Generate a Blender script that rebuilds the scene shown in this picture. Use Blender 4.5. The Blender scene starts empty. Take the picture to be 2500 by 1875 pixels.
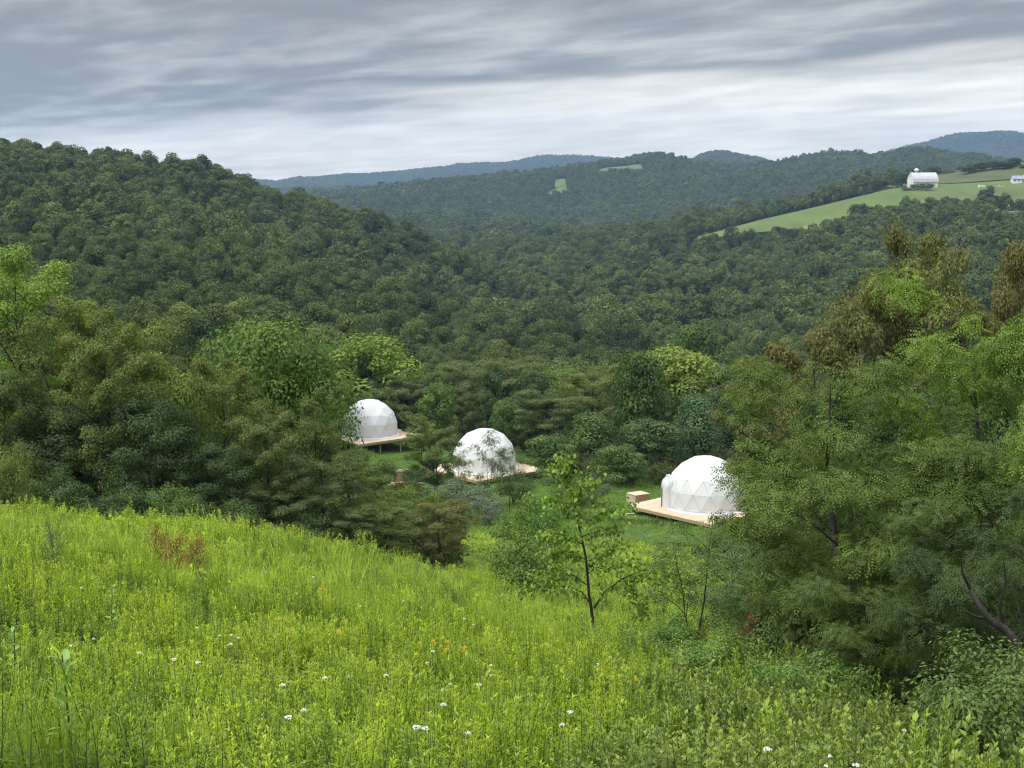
import bpy, math, random
import numpy as np
from mathutils import Vector, Matrix

C = bpy.context.scene.collection
SC = bpy.context.scene
PI = math.pi

# ------------------------------------------------------------------ camera
FPX = 3500.0                      # focal length in pixels of the 2500 wide photograph
PITCH = math.radians(8.2)         # looking down
cam_d = bpy.data.cameras.new('camera')
cam_d.sensor_width = 36.0
cam_d.lens = FPX / 2500.0 * 36.0
cam_d.clip_start = 0.1
cam_d.clip_end = 60000.0
cam = bpy.data.objects.new('camera', cam_d)
C.objects.link(cam)
cam.location = (0, 0, 0)
cam.rotation_euler = (PI / 2 - PITCH, 0, 0)
SC.camera = cam

# ------------------------------------------------------------------ world: overcast sky
W = bpy.data.worlds.new('World')
SC.world = W
W.use_nodes = True
SUN_EL, SUN_AZ = math.radians(50), math.radians(238)    # azimuth clockwise from +Y


def build_world():
    nt = W.node_tree
    nt.nodes.clear()
    N, L = nt.nodes.new, nt.links.new

    def math_(op, a, b=None, c=None):
        n = N('ShaderNodeMath'); n.operation = op
        for i, v in enumerate((a, b, c)):
            if v is None:
                continue
            if isinstance(v, (int, float)):
                n.inputs[i].default_value = v
            else:
                L(v, n.inputs[i])
        return n.outputs[0]
    out = N('ShaderNodeOutputWorld'); bg = N('ShaderNodeBackground')
    bg.inputs['Strength'].default_value = 0.1
    L(bg.outputs[0], out.inputs[0])
    sky = N('ShaderNodeTexSky'); sky.sky_type = 'NISHITA'; sky.sun_disc = False
    sky.sun_elevation = SUN_EL; sky.sun_rotation = SUN_AZ
    tc = N('ShaderNodeTexCoord')
    sep = N('ShaderNodeSeparateXYZ'); L(tc.outputs['Generated'], sep.inputs[0])
    x, y, z = sep.outputs
    zc = math_('MAXIMUM', z, 0.0)
    den = math_('ADD', zc, 0.085)
    u = math_('DIVIDE', x, den); v = math_('DIVIDE', y, den)
    v = math_('ADD', v, math_('MULTIPLY', u, 0.55))          # rows of cloud run aslant
    comb = N('ShaderNodeCombineXYZ'); L(u, comb.inputs[0]); L(v, comb.inputs[1])

    def noise(scale, detail, rough, stretch, seed, dist=0.0):
        mp = N('ShaderNodeMapping'); L(comb.outputs[0], mp.inputs[0])
        mp.inputs['Scale'].default_value = (stretch, 1, 1)
        mp.inputs['Location'].default_value = (seed, seed * 1.7, seed)
        n = N('ShaderNodeTexNoise'); n.inputs['Scale'].default_value = scale
        n.inputs['Detail'].default_value = detail; n.inputs['Roughness'].default_value = rough
        n.inputs['Distortion'].default_value = dist
        L(mp.outputs[0], n.inputs['Vector'])
        return n.outputs['Fac']
    big = noise(0.55, 3, 0.5, 0.6, 3.1, 0.2)
    mid = noise(0.95, 3, 0.5, 0.95, 7.7, 0.25)
    fine = noise(2.4, 4, 0.5, 1.0, 1.3, 0.25)
    # height of the edge between bright band over the hills and the grey deck
    edge = math_('ADD', math_('MULTIPLY', x, 0.075), 0.056)
    t = math_('SUBTRACT', z, edge)
    t = math_('ADD', t, math_('MULTIPLY', math_('SUBTRACT', big, 0.5), 0.050))
    t = math_('ADD', t, math_('MULTIPLY', math_('SUBTRACT', mid, 0.5), 0.055))
    mr = N('ShaderNodeMapRange'); mr.interpolation_type = 'SMOOTHSTEP'
    L(t, mr.inputs[0]); mr.inputs[1].default_value = -0.014; mr.inputs[2].default_value = 0.012
    deck = mr.outputs[0]
    # light breaks in the grey deck
    brk = math_('ADD', math_('MULTIPLY', mid, 0.62), math_('MULTIPLY', fine, 0.38))
    mb = N('ShaderNodeMapRange'); mb.interpolation_type = 'SMOOTHSTEP'
    L(brk, mb.inputs[0]); mb.inputs[1].default_value = 0.44; mb.inputs[2].default_value = 0.68
    grey = N('ShaderNodeMix'); grey.data_type = 'RGBA'
    grey.inputs[6].default_value = (1.74, 1.80, 1.88, 1); grey.inputs[7].default_value = (4.1, 4.12, 4.05, 1)
    L(mb.outputs[0], grey.inputs[0])
    mw = N('ShaderNodeMapRange')
    L(math_('ADD', math_('MULTIPLY', mid, 0.5), math_('MULTIPLY', fine, 0.5)), mw.inputs[0])
    mw.inputs[1].default_value = 0.35; mw.inputs[2].default_value = 0.62
    white = N('ShaderNodeMix'); white.data_type = 'RGBA'
    white.inputs[6].default_value = (5.7, 5.5, 5.05, 1); white.inputs[7].default_value = (8.3, 8.1, 7.5, 1)
    L(mw.outputs[0], white.inputs[0])
    cl = N('ShaderNodeMix'); cl.data_type = 'RGBA'
    L(deck, cl.inputs[0]); L(white.outputs[2], cl.inputs[6]); L(grey.outputs[2], cl.inputs[7])
    # overcast luminance law: brighter overhead than at the horizon
    lum = math_('ADD', 1.0, math_('MULTIPLY', math_('MAXIMUM', math_('SUBTRACT', z, 0.12), 0.0), 4.2))
    vm = N('ShaderNodeVectorMath'); vm.operation = 'SCALE'
    L(cl.outputs[2], vm.inputs[0]); L(lum, vm.inputs['Scale'])
    mix = N('ShaderNodeMix'); mix.data_type = 'RGBA'; mix.inputs[0].default_value = 0.96
    L(sky.outputs[0], mix.inputs[6]); L(vm.outputs[0], mix.inputs[7])
    L(mix.outputs[2], bg.inputs['Color'])


build_world()

# ------------------------------------------------------------------ sun behind the cloud
sd = bpy.data.lights.new('sun', 'SUN')
sd.energy = 1.5
sd.angle = math.radians(11)
sd.color = (1.0, 0.955, 0.88)
sun = bpy.data.objects.new('sun', sd)
C.objects.link(sun)
sdir = Vector((math.sin(SUN_AZ) * math.cos(SUN_EL), math.cos(SUN_AZ) * math.cos(SUN_EL), math.sin(SUN_EL)))
sun.rotation_euler = sdir.to_track_quat('Z', 'Y').to_euler()

SC.view_settings.view_transform = 'Standard'
SC.view_settings.look = 'None'
SC.view_settings.exposure = 0.8
SC.view_settings.gamma = 1.0
SC.view_settings.use_curve_mapping = False
SC.cycles.max_bounces = 6
SC.cycles.diffuse_bounces = 3
SC.cycles.glossy_bounces = 1
SC.cycles.transmission_bounces = 3
SC.cycles.volume_bounces = 0
SC.cycles.use_denoising = True
SC.cycles.denoising_prefilter = 'NONE'
SC.cycles.filter_width = 1.2


# ------------------------------------------------------------------ geometry of the view (for measuring only)
def ray(px, py):
    X = (px - 1250.0) / FPX
    Y = (937.5 - py) / FPX
    hy = math.cos(PITCH) + Y * math.sin(PITCH)
    z = -math.sin(PITCH) + Y * math.cos(PITCH)
    return X, hy, z


def tan_el(px, py):
    X, hy, z = ray(px, py)
    return z / math.hypot(X, hy)


def az_of(px, py):
    X, hy, z = ray(px, py)
    return math.atan2(X, hy)


def P(px, py, r):
    """point at horizontal distance r from the camera along the line of sight of a photo position"""
    X, hy, z = ray(px, py)
    k = r / math.hypot(X, hy)
    return Vector((X * k, hy * k, z * k))


# ------------------------------------------------------------------ noise
def _h(ix, iy, s):
    n = (ix.astype(np.int64) * 374761393 + iy.astype(np.int64) * 668265263 + s * 1442695041) & 0x7fffffff
    n = ((n ^ (n >> 13)) * 1274126177) & 0x7fffffff
    n = (n ^ (n >> 16)) & 0xffff
    return n / 65535.0


def vn(x, y, s=0):
    x = np.asarray(x, float); y = np.asarray(y, float)
    ix = np.floor(x); iy = np.floor(y)
    fx = x - ix; fy = y - iy
    fx = fx * fx * (3 - 2 * fx); fy = fy * fy * (3 - 2 * fy)
    a = _h(ix, iy, s); b = _h(ix + 1, iy, s); c = _h(ix, iy + 1, s); d = _h(ix + 1, iy + 1, s)
    return (a * (1 - fx) + b * fx) * (1 - fy) + (c * (1 - fx) + d * fx) * fy


def fbm(x, y, s=0, o=4):
    t = 0; a = 0.5; k = 1.0
    for i in range(o):
        t = t + a * (vn(np.asarray(x) * k, np.asarray(y) * k, s + i * 17) - 0.5)
        a *= 0.5; k *= 2.03
    return t * 2.0            # about -1..1


# ------------------------------------------------------------------ terrain
TREE_H = 14.0
ROWS = []          # (r, az array, z array)


def row_z(r, d):
    ks = sorted(d)
    ROWS.append((r, np.array([az_of(k, 433) for k in ks]), np.array([d[k] for k in ks], float)))


def row_py(r, canopy=(), ground=()):
    pts = [(az_of(px, 433), r * tan_el(px, py) - TREE_H) for px, py in canopy]
    pts += [(az_of(px, 433), r * tan_el(px, py)) for px, py in ground]
    pts.sort()
    ROWS.append((r, np.array([p[0] for p in pts]), np.array([p[1] for p in pts])))


row_z(0.01, {1250: -1.8})
row_z(8, {0: -3.7, 1250: -4.1, 2500: -4.2})
row_z(14, {0: -5.5, 600: -5.7, 1250: -6.0, 2500: -6.3})
row_z(26, {-200: -7.2, 0: -7.5, 600: -8.5, 1250: -9.2, 1800: -9.6, 2500: -10.2})
row_z(36, {-200: -8.75, 0: -9.1, 600: -10.1, 900: -11.0, 1250: -12.0, 1500: -12.2, 2500: -13.2})
row_z(43, {-200: -9.9, 0: -10.35, 600: -11.4, 900: -12.2, 1200: -13.5, 1500: -14.0, 2500: -15.2})
row_z(50, {-600: -10.2, 0: -11.4, 300: -12.1, 600: -12.9, 900: -13.8, 1200: -15.3, 1500: -15.8, 2500: -17})
row_z(60, {-600: -13.0, 0: -14.2, 600: -16.0, 900: -16.8, 1200: -17.7, 1500: -18.1, 2500: -20})
row_z(80, {-600: -15, 0: -17, 600: -20, 900: -21.3, 1200: -21.2, 1500: -21.6, 2500: -24})
row_z(110, {-600: -16, 0: -19, 800: -26.5, 1200: -27.3, 1500: -27.7, 2500: -29})
row_z(125, {-600: -17, 0: -20.5, 800: -28.8, 1200: -29.6, 1500: -29.5, 2500: -30.5})
row_z(150, {-600: -19, 0: -23.5, 800: -32, 1100: -32.5, 1300: -32.5, 1500: -32, 2500: -34})
row_z(180, {-600: -22, 0: -26, 800: -33, 1100: -34.2, 1500: -35, 2500: -38})
row_z(250, {-600: -24, 0: -31, 800: -38, 1250: -42, 1700: -44, 2500: -46})
row_z(350, {-600: -22, 0: -33, 600: -40, 1000: -48, 1250: -52, 1700: -55, 2500: -56})
row_z(500, {-600: -16, 0: -28, 500: -34, 900: -49, 1200: -60, 1600: -65, 2500: -62})
row_z(700, {-600: -2, 0: -14, 300: -21, 600: -38, 900: -55, 1100: -67, 1300: -72, 1700: -68, 2100: -58, 2500: -48})
row_py(920, canopy=[(-600, 300), (0, 346), (271, 386), (418, 404), (542, 422), (565, 440), (663, 471), (760, 484),
                    (850, 518), (923, 534), (1029, 577), (1110, 611), (1167, 644), (1230, 668), (1320, 676),
                    (1600, 652), (1900, 612), (2200, 585), (2500, 565), (3100, 540)])
row_py(1080, canopy=[(-600, 340), (0, 420), (400, 470), (700, 550), (1000, 630), (1150, 655), (1300, 650),
                     (1600, 614), (1700, 598), (1800, 586), (1950, 560), (2050, 545), (2120, 520), (2300, 500), (2450, 508), (2700, 500)])
row_py(1180, canopy=[(-600, 420), (0, 500), (700, 590), (1000, 630), (1150, 640), (1300, 628), (1500, 605)],
       ground=[(1690, 582), (1850, 552), (2000, 540), (2150, 520), (2300, 508), (2450, 506), (2700, 500)])
row_py(1310, canopy=[(-600, 480), (0, 540), (700, 590), (1000, 620), (1150, 622), (1300, 608), (1500, 588)],
       ground=[(1690, 574), (1770, 560), (1850, 540), (2000, 502), (2100, 477), (2185, 461), (2255, 459), (2400, 461), (2700, 455)])
row_py(1450, canopy=[(-600, 500), (0, 550), (700, 580), (1000, 600), (1150, 600), (1300, 580), (1500, 552), (1600, 543),
                     (1750, 517), (1900, 490), (2000, 468), (2060, 452)],
       ground=[(2150, 458), (2200, 446), (2300, 430), (2400, 412), (2500, 398), (2700, 385)])
row_py(1700, canopy=[(-600, 520), (0, 560), (1000, 590), (1300, 575), (1500, 568), (1700, 560), (1900, 548),
                     (2200, 490), (2400, 440), (2500, 425), (2800, 420)])
row_py(2000, canopy=[(-600, 520), (0, 540), (900, 560), (1100, 556), (1300, 550), (1500, 556), (1700, 548), (2000, 530), (2500, 505)])
row_py(2300, canopy=[(-600, 500), (600, 505), (900, 532), (1050, 516), (1150, 512), (1300, 526), (1500, 534), (1700, 528), (2500, 500)])
row_py(2550, canopy=[(-600, 500), (600, 500), (900, 520), (1150, 528), (1300, 528), (1500, 515), (1800, 505), (2500, 480)])
row_py(3000, canopy=[(-600, 480), (600, 482), (900, 475), (1200, 466), (1400, 450), (1600, 430), (1900, 420), (2200, 400), (2500, 430)])
row_py(3500, canopy=[(-600, 480), (500, 475), (675, 467), (744, 459), (907, 455), (1110, 438), (1200, 427), (1272, 423),
                     (1327, 412), (1400, 395), (1511, 383), (1562, 369), (1605, 361), (1634, 367), (1690, 379),
                     (1826, 387), (1887, 381), (1960, 369), (2050, 366), (2132, 372), (2210, 361), (2271, 350),
                     (2357, 362), (2440, 387), (2500, 400), (3000, 420)])
row_py(4200, canopy=[(-600, 500), (900, 490), (1600, 440), (2000, 430), (2500, 450)])
row_py(5500, canopy=[(-600, 490), (600, 470), (1500, 440), (1690, 395), (1706, 379), (1750, 372), (1797, 378),
                     (1850, 392), (2000, 430), (2500, 440)])
row_py(6500, canopy=[(-600, 480), (600, 470), (1500, 440), (2500, 440)])
row_py(8200, canopy=[(-600, 445), (569, 437), (675, 440), (728, 429), (846, 418), (907, 418), (1110, 401), (1212, 401),
                     (1314, 386), (1400, 384), (1520, 390), (1900, 400), (2080, 390), (2147, 371), (2230, 350), (2328, 325),
                     (2430, 313), (2500, 322), (3100, 350)])
row_z(9300, {1250: -120})
row_z(14000, {1250: -150})

_R = np.array([r[0] for r in ROWS])
_AZ = np.linspace(-1.0, 1.0, 801)
_T = np.array([np.interp(_AZ, r[1], r[2]) for r in ROWS])
# soften the joints of the rows sideways
for _i, _r in enumerate(_R):
    k = 5 if _r > 60 else 15
    ker = np.hanning(k + 2)[1:-1]; ker /= ker.sum()
    pad = np.pad(_T[_i], k, mode='edge')
    _T[_i] = np.convolve(pad, ker, 'same')[k:-k]


def hgt(x, y):
    x = np.asarray(x, float); y = np.asarray(y, float)
    r = np.clip(np.hypot(x, y), 0.02, 13900)
    az = np.arctan2(x, y)
    az = np.clip(az, -0.999, 0.999)
    fa = (az + 1.0) / 2.0 * 800
    ia = np.clip(fa.astype(int), 0, 799); ta = fa - ia
    k = np.clip(np.searchsorted(_R, r) - 1, 0, len(_R) - 2)

    def zz(i):
        i = np.clip(i, 0, len(_R) - 1)
        return _T[i, ia] * (1 - ta) + _T[i, ia + 1] * ta
    r0, r1 = _R[k], _R[k + 1]
    z0, z1, zp, zn = zz(k), zz(k + 1), zz(k - 1), zz(k + 2)
    rp = _R[np.clip(k - 1, 0, None)]; rn = _R[np.clip(k + 2, None, len(_R) - 1)]
    t = (r - r0) / (r1 - r0)
    d = (z1 - z0) / (r1 - r0)
    dp = np.where(k > 0, (z0 - zp) / np.maximum(r0 - rp, 1e-3), d)
    dn = np.where(k < len(_R) - 2, (zn - z1) / np.maximum(rn - r1, 1e-3), d)
    m0 = np.where(dp * d > 0, 2 * dp * d / (dp + d + 1e-12 * np.sign(d)), 0)
    m1 = np.where(dn * d > 0, 2 * dn * d / (dn + d + 1e-12 * np.sign(d)), 0)
    t2, t3 = t * t, t * t * t
    z = (2 * t3 - 3 * t2 + 1) * z0 + (t3 - 2 * t2 + t) * (r1 - r0) * m0 + (-2 * t3 + 3 * t2) * z1 + (t3 - t2) * (r1 - r0) * m1
    # relief
    z = z + fbm(x / 7.0, y / 7.0, 3, 3) * 0.28 * np.clip(r / 30, 0, 1) * np.clip(2 - r / 200, 0.3, 1)
    w = np.clip((r - 300) / 400, 0, 1)
    z = z + w * fbm(x / 150.0, y / 150.0, 11, 3) * 12.0 * np.where((r > 1120) & (r < 1480) & (x > 0.12 * y), 0.25, 1)
    z = z + np.clip((r - 1900) / 800, 0, 1) * fbm(x / 520.0, y / 520.0, 29, 3) * 26.0
    z = z + np.clip((r - 4500) / 1500, 0, 1) * fbm(x / 900.0, y / 900.0, 51, 4) * 22.0
    return z


def hz(x, y):
    return float(hgt(np.array([x]), np.array([y]))[0])


def azpx(x, y):
    return 1250 + 3536.0 * x / np.maximum(y, 1e-3)


# ------------------------------------------------------------------ mesh helpers
def np_mesh(name, V, F, tint=None, smooth=False, mats=()):
    V = np.asarray(V, dtype=np.float32); F = np.asarray(F, dtype=np.int32)
    me = bpy.data.meshes.new(name)
    k = F.shape[1]
    me.vertices.add(len(V)); me.loops.add(F.size); me.polygons.add(len(F))
    me.vertices.foreach_set('co', V.ravel())
    me.loops.foreach_set('vertex_index', F.ravel())
    me.polygons.foreach_set('loop_start', np.arange(0, F.size, k, dtype=np.int32))
    me.polygons.foreach_set('loop_total', np.full(len(F), k, dtype=np.int32))
    if smooth:
        me.polygons.foreach_set('use_smooth', np.ones(len(F), dtype=bool))
    if tint is not None:
        a = me.attributes.new('tint', 'FLOAT', 'POINT')
        a.data.foreach_set('value', np.asarray(tint, dtype=np.float32))
    for m in mats:
        me.materials.append(m)
    me.update(); me.validate()
    return me


def ob(name, me, parent=None, label=None, cat=None, group=None, kind=None, link=True):
    o = bpy.data.objects.new(name, me)
    if link:
        C.objects.link(o)
    if parent is not None:
        o.parent = parent
    if label: o['label'] = label
    if cat: o['category'] = cat
    if group: o['group'] = group
    if kind: o['kind'] = kind
    return o


def empty(name, loc, label=None, cat=None, group=None, rz=0.0):
    o = ob(name, None, None, label, cat, group)
    o.empty_display_size = 0.3
    o.location = loc; o.rotation_euler = (0, 0, rz)
    return o


class MB:
    """collects simple solids, builds ONE mesh object"""
    def __init__(s):
        s.v = []; s.f = []

    def add(s, vs, fs):
        n = len(s.v); s.v += [tuple(v) for v in vs]; s.f += [tuple(i + n for i in f) for f in fs]; return s

    def box(s, c, d, rz=0.0):
        cx, cy, cz = c; hx, hy, hz_ = d[0] / 2, d[1] / 2, d[2] / 2
        ca, sa = math.cos(rz), math.sin(rz)
        vs = []
        for dz in (-hz_, hz_):
            for dx, dy in ((-hx, -hy), (hx, -hy), (hx, hy), (-hx, hy)):
                vs.append((cx + dx * ca - dy * sa, cy + dx * sa + dy * ca, cz + dz))
        return s.add(vs, [(0, 3, 2, 1), (4, 5, 6, 7), (0, 1, 5, 4), (1, 2, 6, 5), (2, 3, 7, 6), (3, 0, 4, 7)])

    def prism(s, prof, x0, x1, axis='x'):
        """profile in (a,z) extruded along axis"""
        n = len(prof)
        if axis == 'x':
            vs = [(x0, a, z) for a, z in prof] + [(x1, a, z) for a, z in prof]
        else:
            vs = [(a, x0, z) for a, z in prof] + [(a, x1, z) for a, z in prof]
        fs = [tuple(range(n)), tuple(reversed(range(n, 2 * n)))]
        fs += [(i, i + n, (i + 1) % n + n, (i + 1) % n) for i in range(n)]
        return s.add(vs, fs)

    def lathe(s, prof, c=(0, 0), n=12):
        vs = []; fs = []
        for r, z in prof:
            for i in range(n):
                a = 2 * PI * i / n
                vs.append((c[0] + r * math.cos(a), c[1] + r * math.sin(a), z))
        for j in range(len(prof) - 1):
            for i in range(n):
                fs.append((j * n + i, j * n + (i + 1) % n, (j + 1) * n + (i + 1) % n, (j + 1) * n + i))
        fs.append(tuple(reversed(range(n)))); fs.append(tuple(range((len(prof) - 1) * n, len(prof) * n)))
        return s.add(vs, fs)

    def mesh(s, name, m):
        me = bpy.data.meshes.new(name); me.from_pydata(s.v, [], s.f); me.validate()
        if m: me.materials.append(m)
        return me

    def build(s, name, m, parent=None, **k):
        return ob(name, s.mesh(name, m), parent, **k)


class Tubes:
    def __init__(s):
        s.V = []; s.F = []; s.n = 0

    def add(s, pts, rad, sides=6):
        pts = np.asarray(pts, float); n = len(pts)
        d = np.gradient(pts, axis=0); d /= np.linalg.norm(d, axis=1)[:, None] + 1e-9
        ref = np.array([1.0, 0, 0]) if abs(d[0, 0]) < 0.8 else np.array([0, 1.0, 0])
        a = np.cross(d, ref); a /= np.linalg.norm(a, axis=1)[:, None] + 1e-9
        b = np.cross(d, a)
        th = np.arange(sides) * 2 * PI / sides
        V = pts[:, None, :] + np.asarray(rad)[:, None, None] * (np.cos(th)[None, :, None] * a[:, None, :] + np.sin(th)[None, :, None] * b[:, None, :])
        i = np.arange(n - 1)[:, None] * sides; j = np.arange(sides)[None, :]; j2 = (j + 1) % sides
        F = np.stack([i + j, i + j2, i + sides + j2, i + sides + j], -1).reshape(-1, 4) + s.n
        s.V.append(V.reshape(-1, 3)); s.F.append(F); s.n += n * sides

    def get(s):
        return np.concatenate(s.V), np.concatenate(s.F)


def leaf_quads(cen, nrm, dr, L, Wd, bend=0.12):
    """one bent diamond leaf per centre"""
    nrm = nrm / (np.linalg.norm(nrm, axis=1)[:, None] + 1e-9)
    dr = dr - nrm * np.sum(dr * nrm, 1)[:, None]
    dr = dr / (np.linalg.norm(dr, axis=1)[:, None] + 1e-9)
    sd_ = np.cross(nrm, dr)
    L = np.broadcast_to(L, (len(cen),))[:, None]; Wd = np.broadcast_to(Wd, (len(cen),))[:, None]
    a = cen - dr * L * 0.5
    b = cen + sd_ * Wd * 0.5 - dr * L * 0.06 + nrm * L * bend
    c = cen + dr * L * 0.5
    d = cen - sd_ * Wd * 0.5 - dr * L * 0.06 + nrm * L * bend
    V = np.stack([a, b, c, d], 1).reshape(-1, 3)
    F = np.arange(len(V)).reshape(-1, 4)
    return V, F


# ------------------------------------------------------------------ materials
def new_mat(name):
    m = bpy.data.materials.new(name); m.use_nodes = True
    nt = m.node_tree; nt.nodes.clear()
    out = nt.nodes.new('ShaderNodeOutputMaterial')
    return m, nt, out


def leaf_mat(name, mode='object', cols=None, transl=0.3, spec=0.2, rough=0.55, patch=0.0):
    """foliage: reflects and lets light through; colour varies by leaf, plant and stand"""
    m, nt, out = new_mat(name); N, L = nt.nodes.new, nt.links.new
    oi = N('ShaderNodeObjectInfo')
    at = N('ShaderNodeAttribute'); at.attribute_name = 'tint'
    if mode == 'object':
        base = oi.outputs['Color']
    else:
        ramp = N('ShaderNodeValToRGB'); ramp.color_ramp.interpolation = 'LINEAR'
        el = ramp.color_ramp.elements
        n = len(cols)
        while len(el) < n: el.new(0.5)
        for i, c in enumerate(cols):
            el[i].position = i / (n - 1); el[i].color = (*c, 1)
        ns = N('ShaderNodeTexNoise'); ns.inputs['Scale'].default_value = patch; ns.inputs['Detail'].default_value = 2
        L(oi.outputs['Location'], ns.inputs['Vector'])
        st = N('ShaderNodeMapRange'); L(ns.outputs['Fac'], st.inputs[0])
        st.inputs[1].default_value = 0.3; st.inputs[2].default_value = 0.7
        mx = N('ShaderNodeMix'); mx.data_type = 'FLOAT'; mx.inputs[0].default_value = 0.62
        L(st.outputs[0], mx.inputs[2]); L(oi.outputs['Random'], mx.inputs[3])
        L(mx.outputs[0], ramp.inputs[0])
        base = ramp.outputs[0]
    hsv = N('ShaderNodeHueSaturation'); L(base, hsv.inputs['Color'])
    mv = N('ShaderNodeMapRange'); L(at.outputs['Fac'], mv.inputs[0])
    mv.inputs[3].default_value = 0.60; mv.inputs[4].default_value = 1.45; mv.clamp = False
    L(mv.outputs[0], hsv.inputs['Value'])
    mh = N('ShaderNodeMapRange'); L(at.outputs['Fac'], mh.inputs[0])
    mh.inputs[3].default_value = 0.515; mh.inputs[4].default_value = 0.482
    L(mh.outputs[0], hsv.inputs['Hue'])
    pb = N('ShaderNodeBsdfPrincipled'); L(hsv.outputs[0], pb.inputs['Base Color'])
    pb.inputs['Roughness'].default_value = rough; pb.inputs['Specular IOR Level'].default_value = spec
    tr = N('ShaderNodeBsdfTranslucent')
    tg = N('ShaderNodeMix'); tg.data_type = 'RGBA'; tg.blend_type = 'MULTIPLY'; tg.inputs[0].default_value = 1
    L(hsv.outputs[0], tg.inputs[6]); tg.inputs[7].default_value = (1.25, 1.35, 0.6, 1)
    L(tg.outputs[2], tr.inputs['Color'])
    ms = N('ShaderNodeMixShader'); ms.inputs[0].default_value = transl
    L(pb.outputs[0], ms.inputs[1]); L(tr.outputs[0], ms.inputs[2]); L(ms.outputs[0], out.inputs[0])
    return m


def solid_mat(name, c1, c2, scale=3.0, rough=0.8, detail=5, bump=0.0, stretch=(1, 1, 1), spec=0.3, coord='Object', contrast=(0.3, 0.7)):
    m, nt, out = new_mat(name); N, L = nt.nodes.new, nt.links.new
    tc = N('ShaderNodeTexCoord'); mp = N('ShaderNodeMapping'); mp.inputs['Scale'].default_value = stretch
    L(tc.outputs[coord], mp.inputs[0])
    ns = N('ShaderNodeTexNoise'); ns.inputs['Scale'].default_value = scale; ns.inputs['Detail'].default_value = detail
    L(mp.outputs[0], ns.inputs['Vector'])
    mr = N('ShaderNodeMapRange'); L(ns.outputs['Fac'], mr.inputs[0])
    mr.inputs[1].default_value = contrast[0]; mr.inputs[2].default_value = contrast[1]
    mx = N('ShaderNodeMix'); mx.data_type = 'RGBA'; L(mr.outputs[0], mx.inputs[0])
    mx.inputs[6].default_value = (*c1, 1); mx.inputs[7].default_value = (*c2, 1)
    pb = N('ShaderNodeBsdfPrincipled'); L(mx.outputs[2], pb.inputs['Base Color'])
    pb.inputs['Roughness'].default_value = rough; pb.inputs['Specular IOR Level'].default_value = spec
    if bump:
        bp = N('ShaderNodeBump'); bp.inputs['Strength'].default_value = bump; L(ns.outputs['Fac'], bp.inputs['Height'])
        L(bp.outputs[0], pb.inputs['Normal'])
    L(pb.outputs[0], out.inputs[0])
    return m


M_fol = leaf_mat('foliage')
M_forest = leaf_mat('forest_foliage', 'ramp', [(.030, .050, .020), (.058, .090, .030), (.086, .128, .038), (.112, .148, .044), (.170, .225, .062)], 0.15, 0.12, 0.6, 0.012)
M_meadow = leaf_mat('meadow_leaves', 'ramp', [(.075, .135, .035), (.18, .29, .050), (.30, .42, .053), (.39, .51, .060), (.41, .48, .085)], 0.38, 0.2, 0.6, 0.16)
M_bramble = leaf_mat('bramble_leaves', 'ramp', [(.085, .125, .035), (.15, .22, .045), (.24, .34, .055), (.20, .20, .07)], 0.28, 0.3, 0.5, 0.4)
M_mgrass = leaf_mat('meadow_grass', 'ramp', [(.16, .26, .05), (.29, .41, .06), (.40, .52, .075)], 0.38, 0.15, 0.6, 0.1)
M_lawn = leaf_mat('lawn_grass', 'ramp', [(.115, .19, .042), (.16, .255, .048), (.23, .34, .055)], 0.3, 0.15, 0.6, 0.05)
M_under = leaf_mat('undergrowth_leaves', 'ramp', [(.055, .075, .026), (.085, .115, .034), (.12, .165, .040)], 0.28, 0.15, 0.6, 0.08)
M_bark = solid_mat('bark', (.024, .021, .018), (.065, .057, .048), 6, 0.9, bump=0.4, stretch=(1, 1, .3))
M_stem = solid_mat('green_stem', (.06, .10, .03), (.09, .13, .04), 6, 0.8)
M_soil = solid_mat('meadow_ground', (.025, .040, .014), (.055, .080, .022), 0.9, 0.95, bump=0.3)


def terrain_material():
    m, nt, out = new_mat('terrain'); N, L = nt.nodes.new, nt.links.new
    tc = N('ShaderNodeTexCoord')
    n1 = N('ShaderNodeTexNoise'); n1.inputs['Scale'].default_value = 0.08; n1.inputs['Detail'].default_value = 6
    L(tc.outputs['Object'], n1.inputs['Vector'])
    n2 = N('ShaderNodeTexNoise'); n2.inputs['Scale'].default_value = 1.3; n2.inputs['Detail'].default_value = 5
    L(tc.outputs['Object'], n2.inputs['Vector'])
    mx = N('ShaderNodeMix'); mx.data_type = 'RGBA'; L(n1.outputs['Fac'], mx.inputs[0])
    mx.inputs[6].default_value = (.016, .034, .014, 1); mx.inputs[7].default_value = (.036, .066, .020, 1)
    m2 = N('ShaderNodeMix'); m2.data_type = 'RGBA'; m2.blend_type = 'MULTIPLY'; m2.inputs[0].default_value = 0.6
    L(mx.outputs[2], m2.inputs[6]); L(n2.outputs['Color'], m2.inputs[7])
    pb = N('ShaderNodeBsdfPrincipled'); L(m2.outputs[2], pb.inputs['Base Color']); pb.inputs['Roughness'].default_value = 1
    pb.inputs['Specular IOR Level'].default_value = 0.05
    L(pb.outputs[0], out.inputs[0])
    return m


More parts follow.
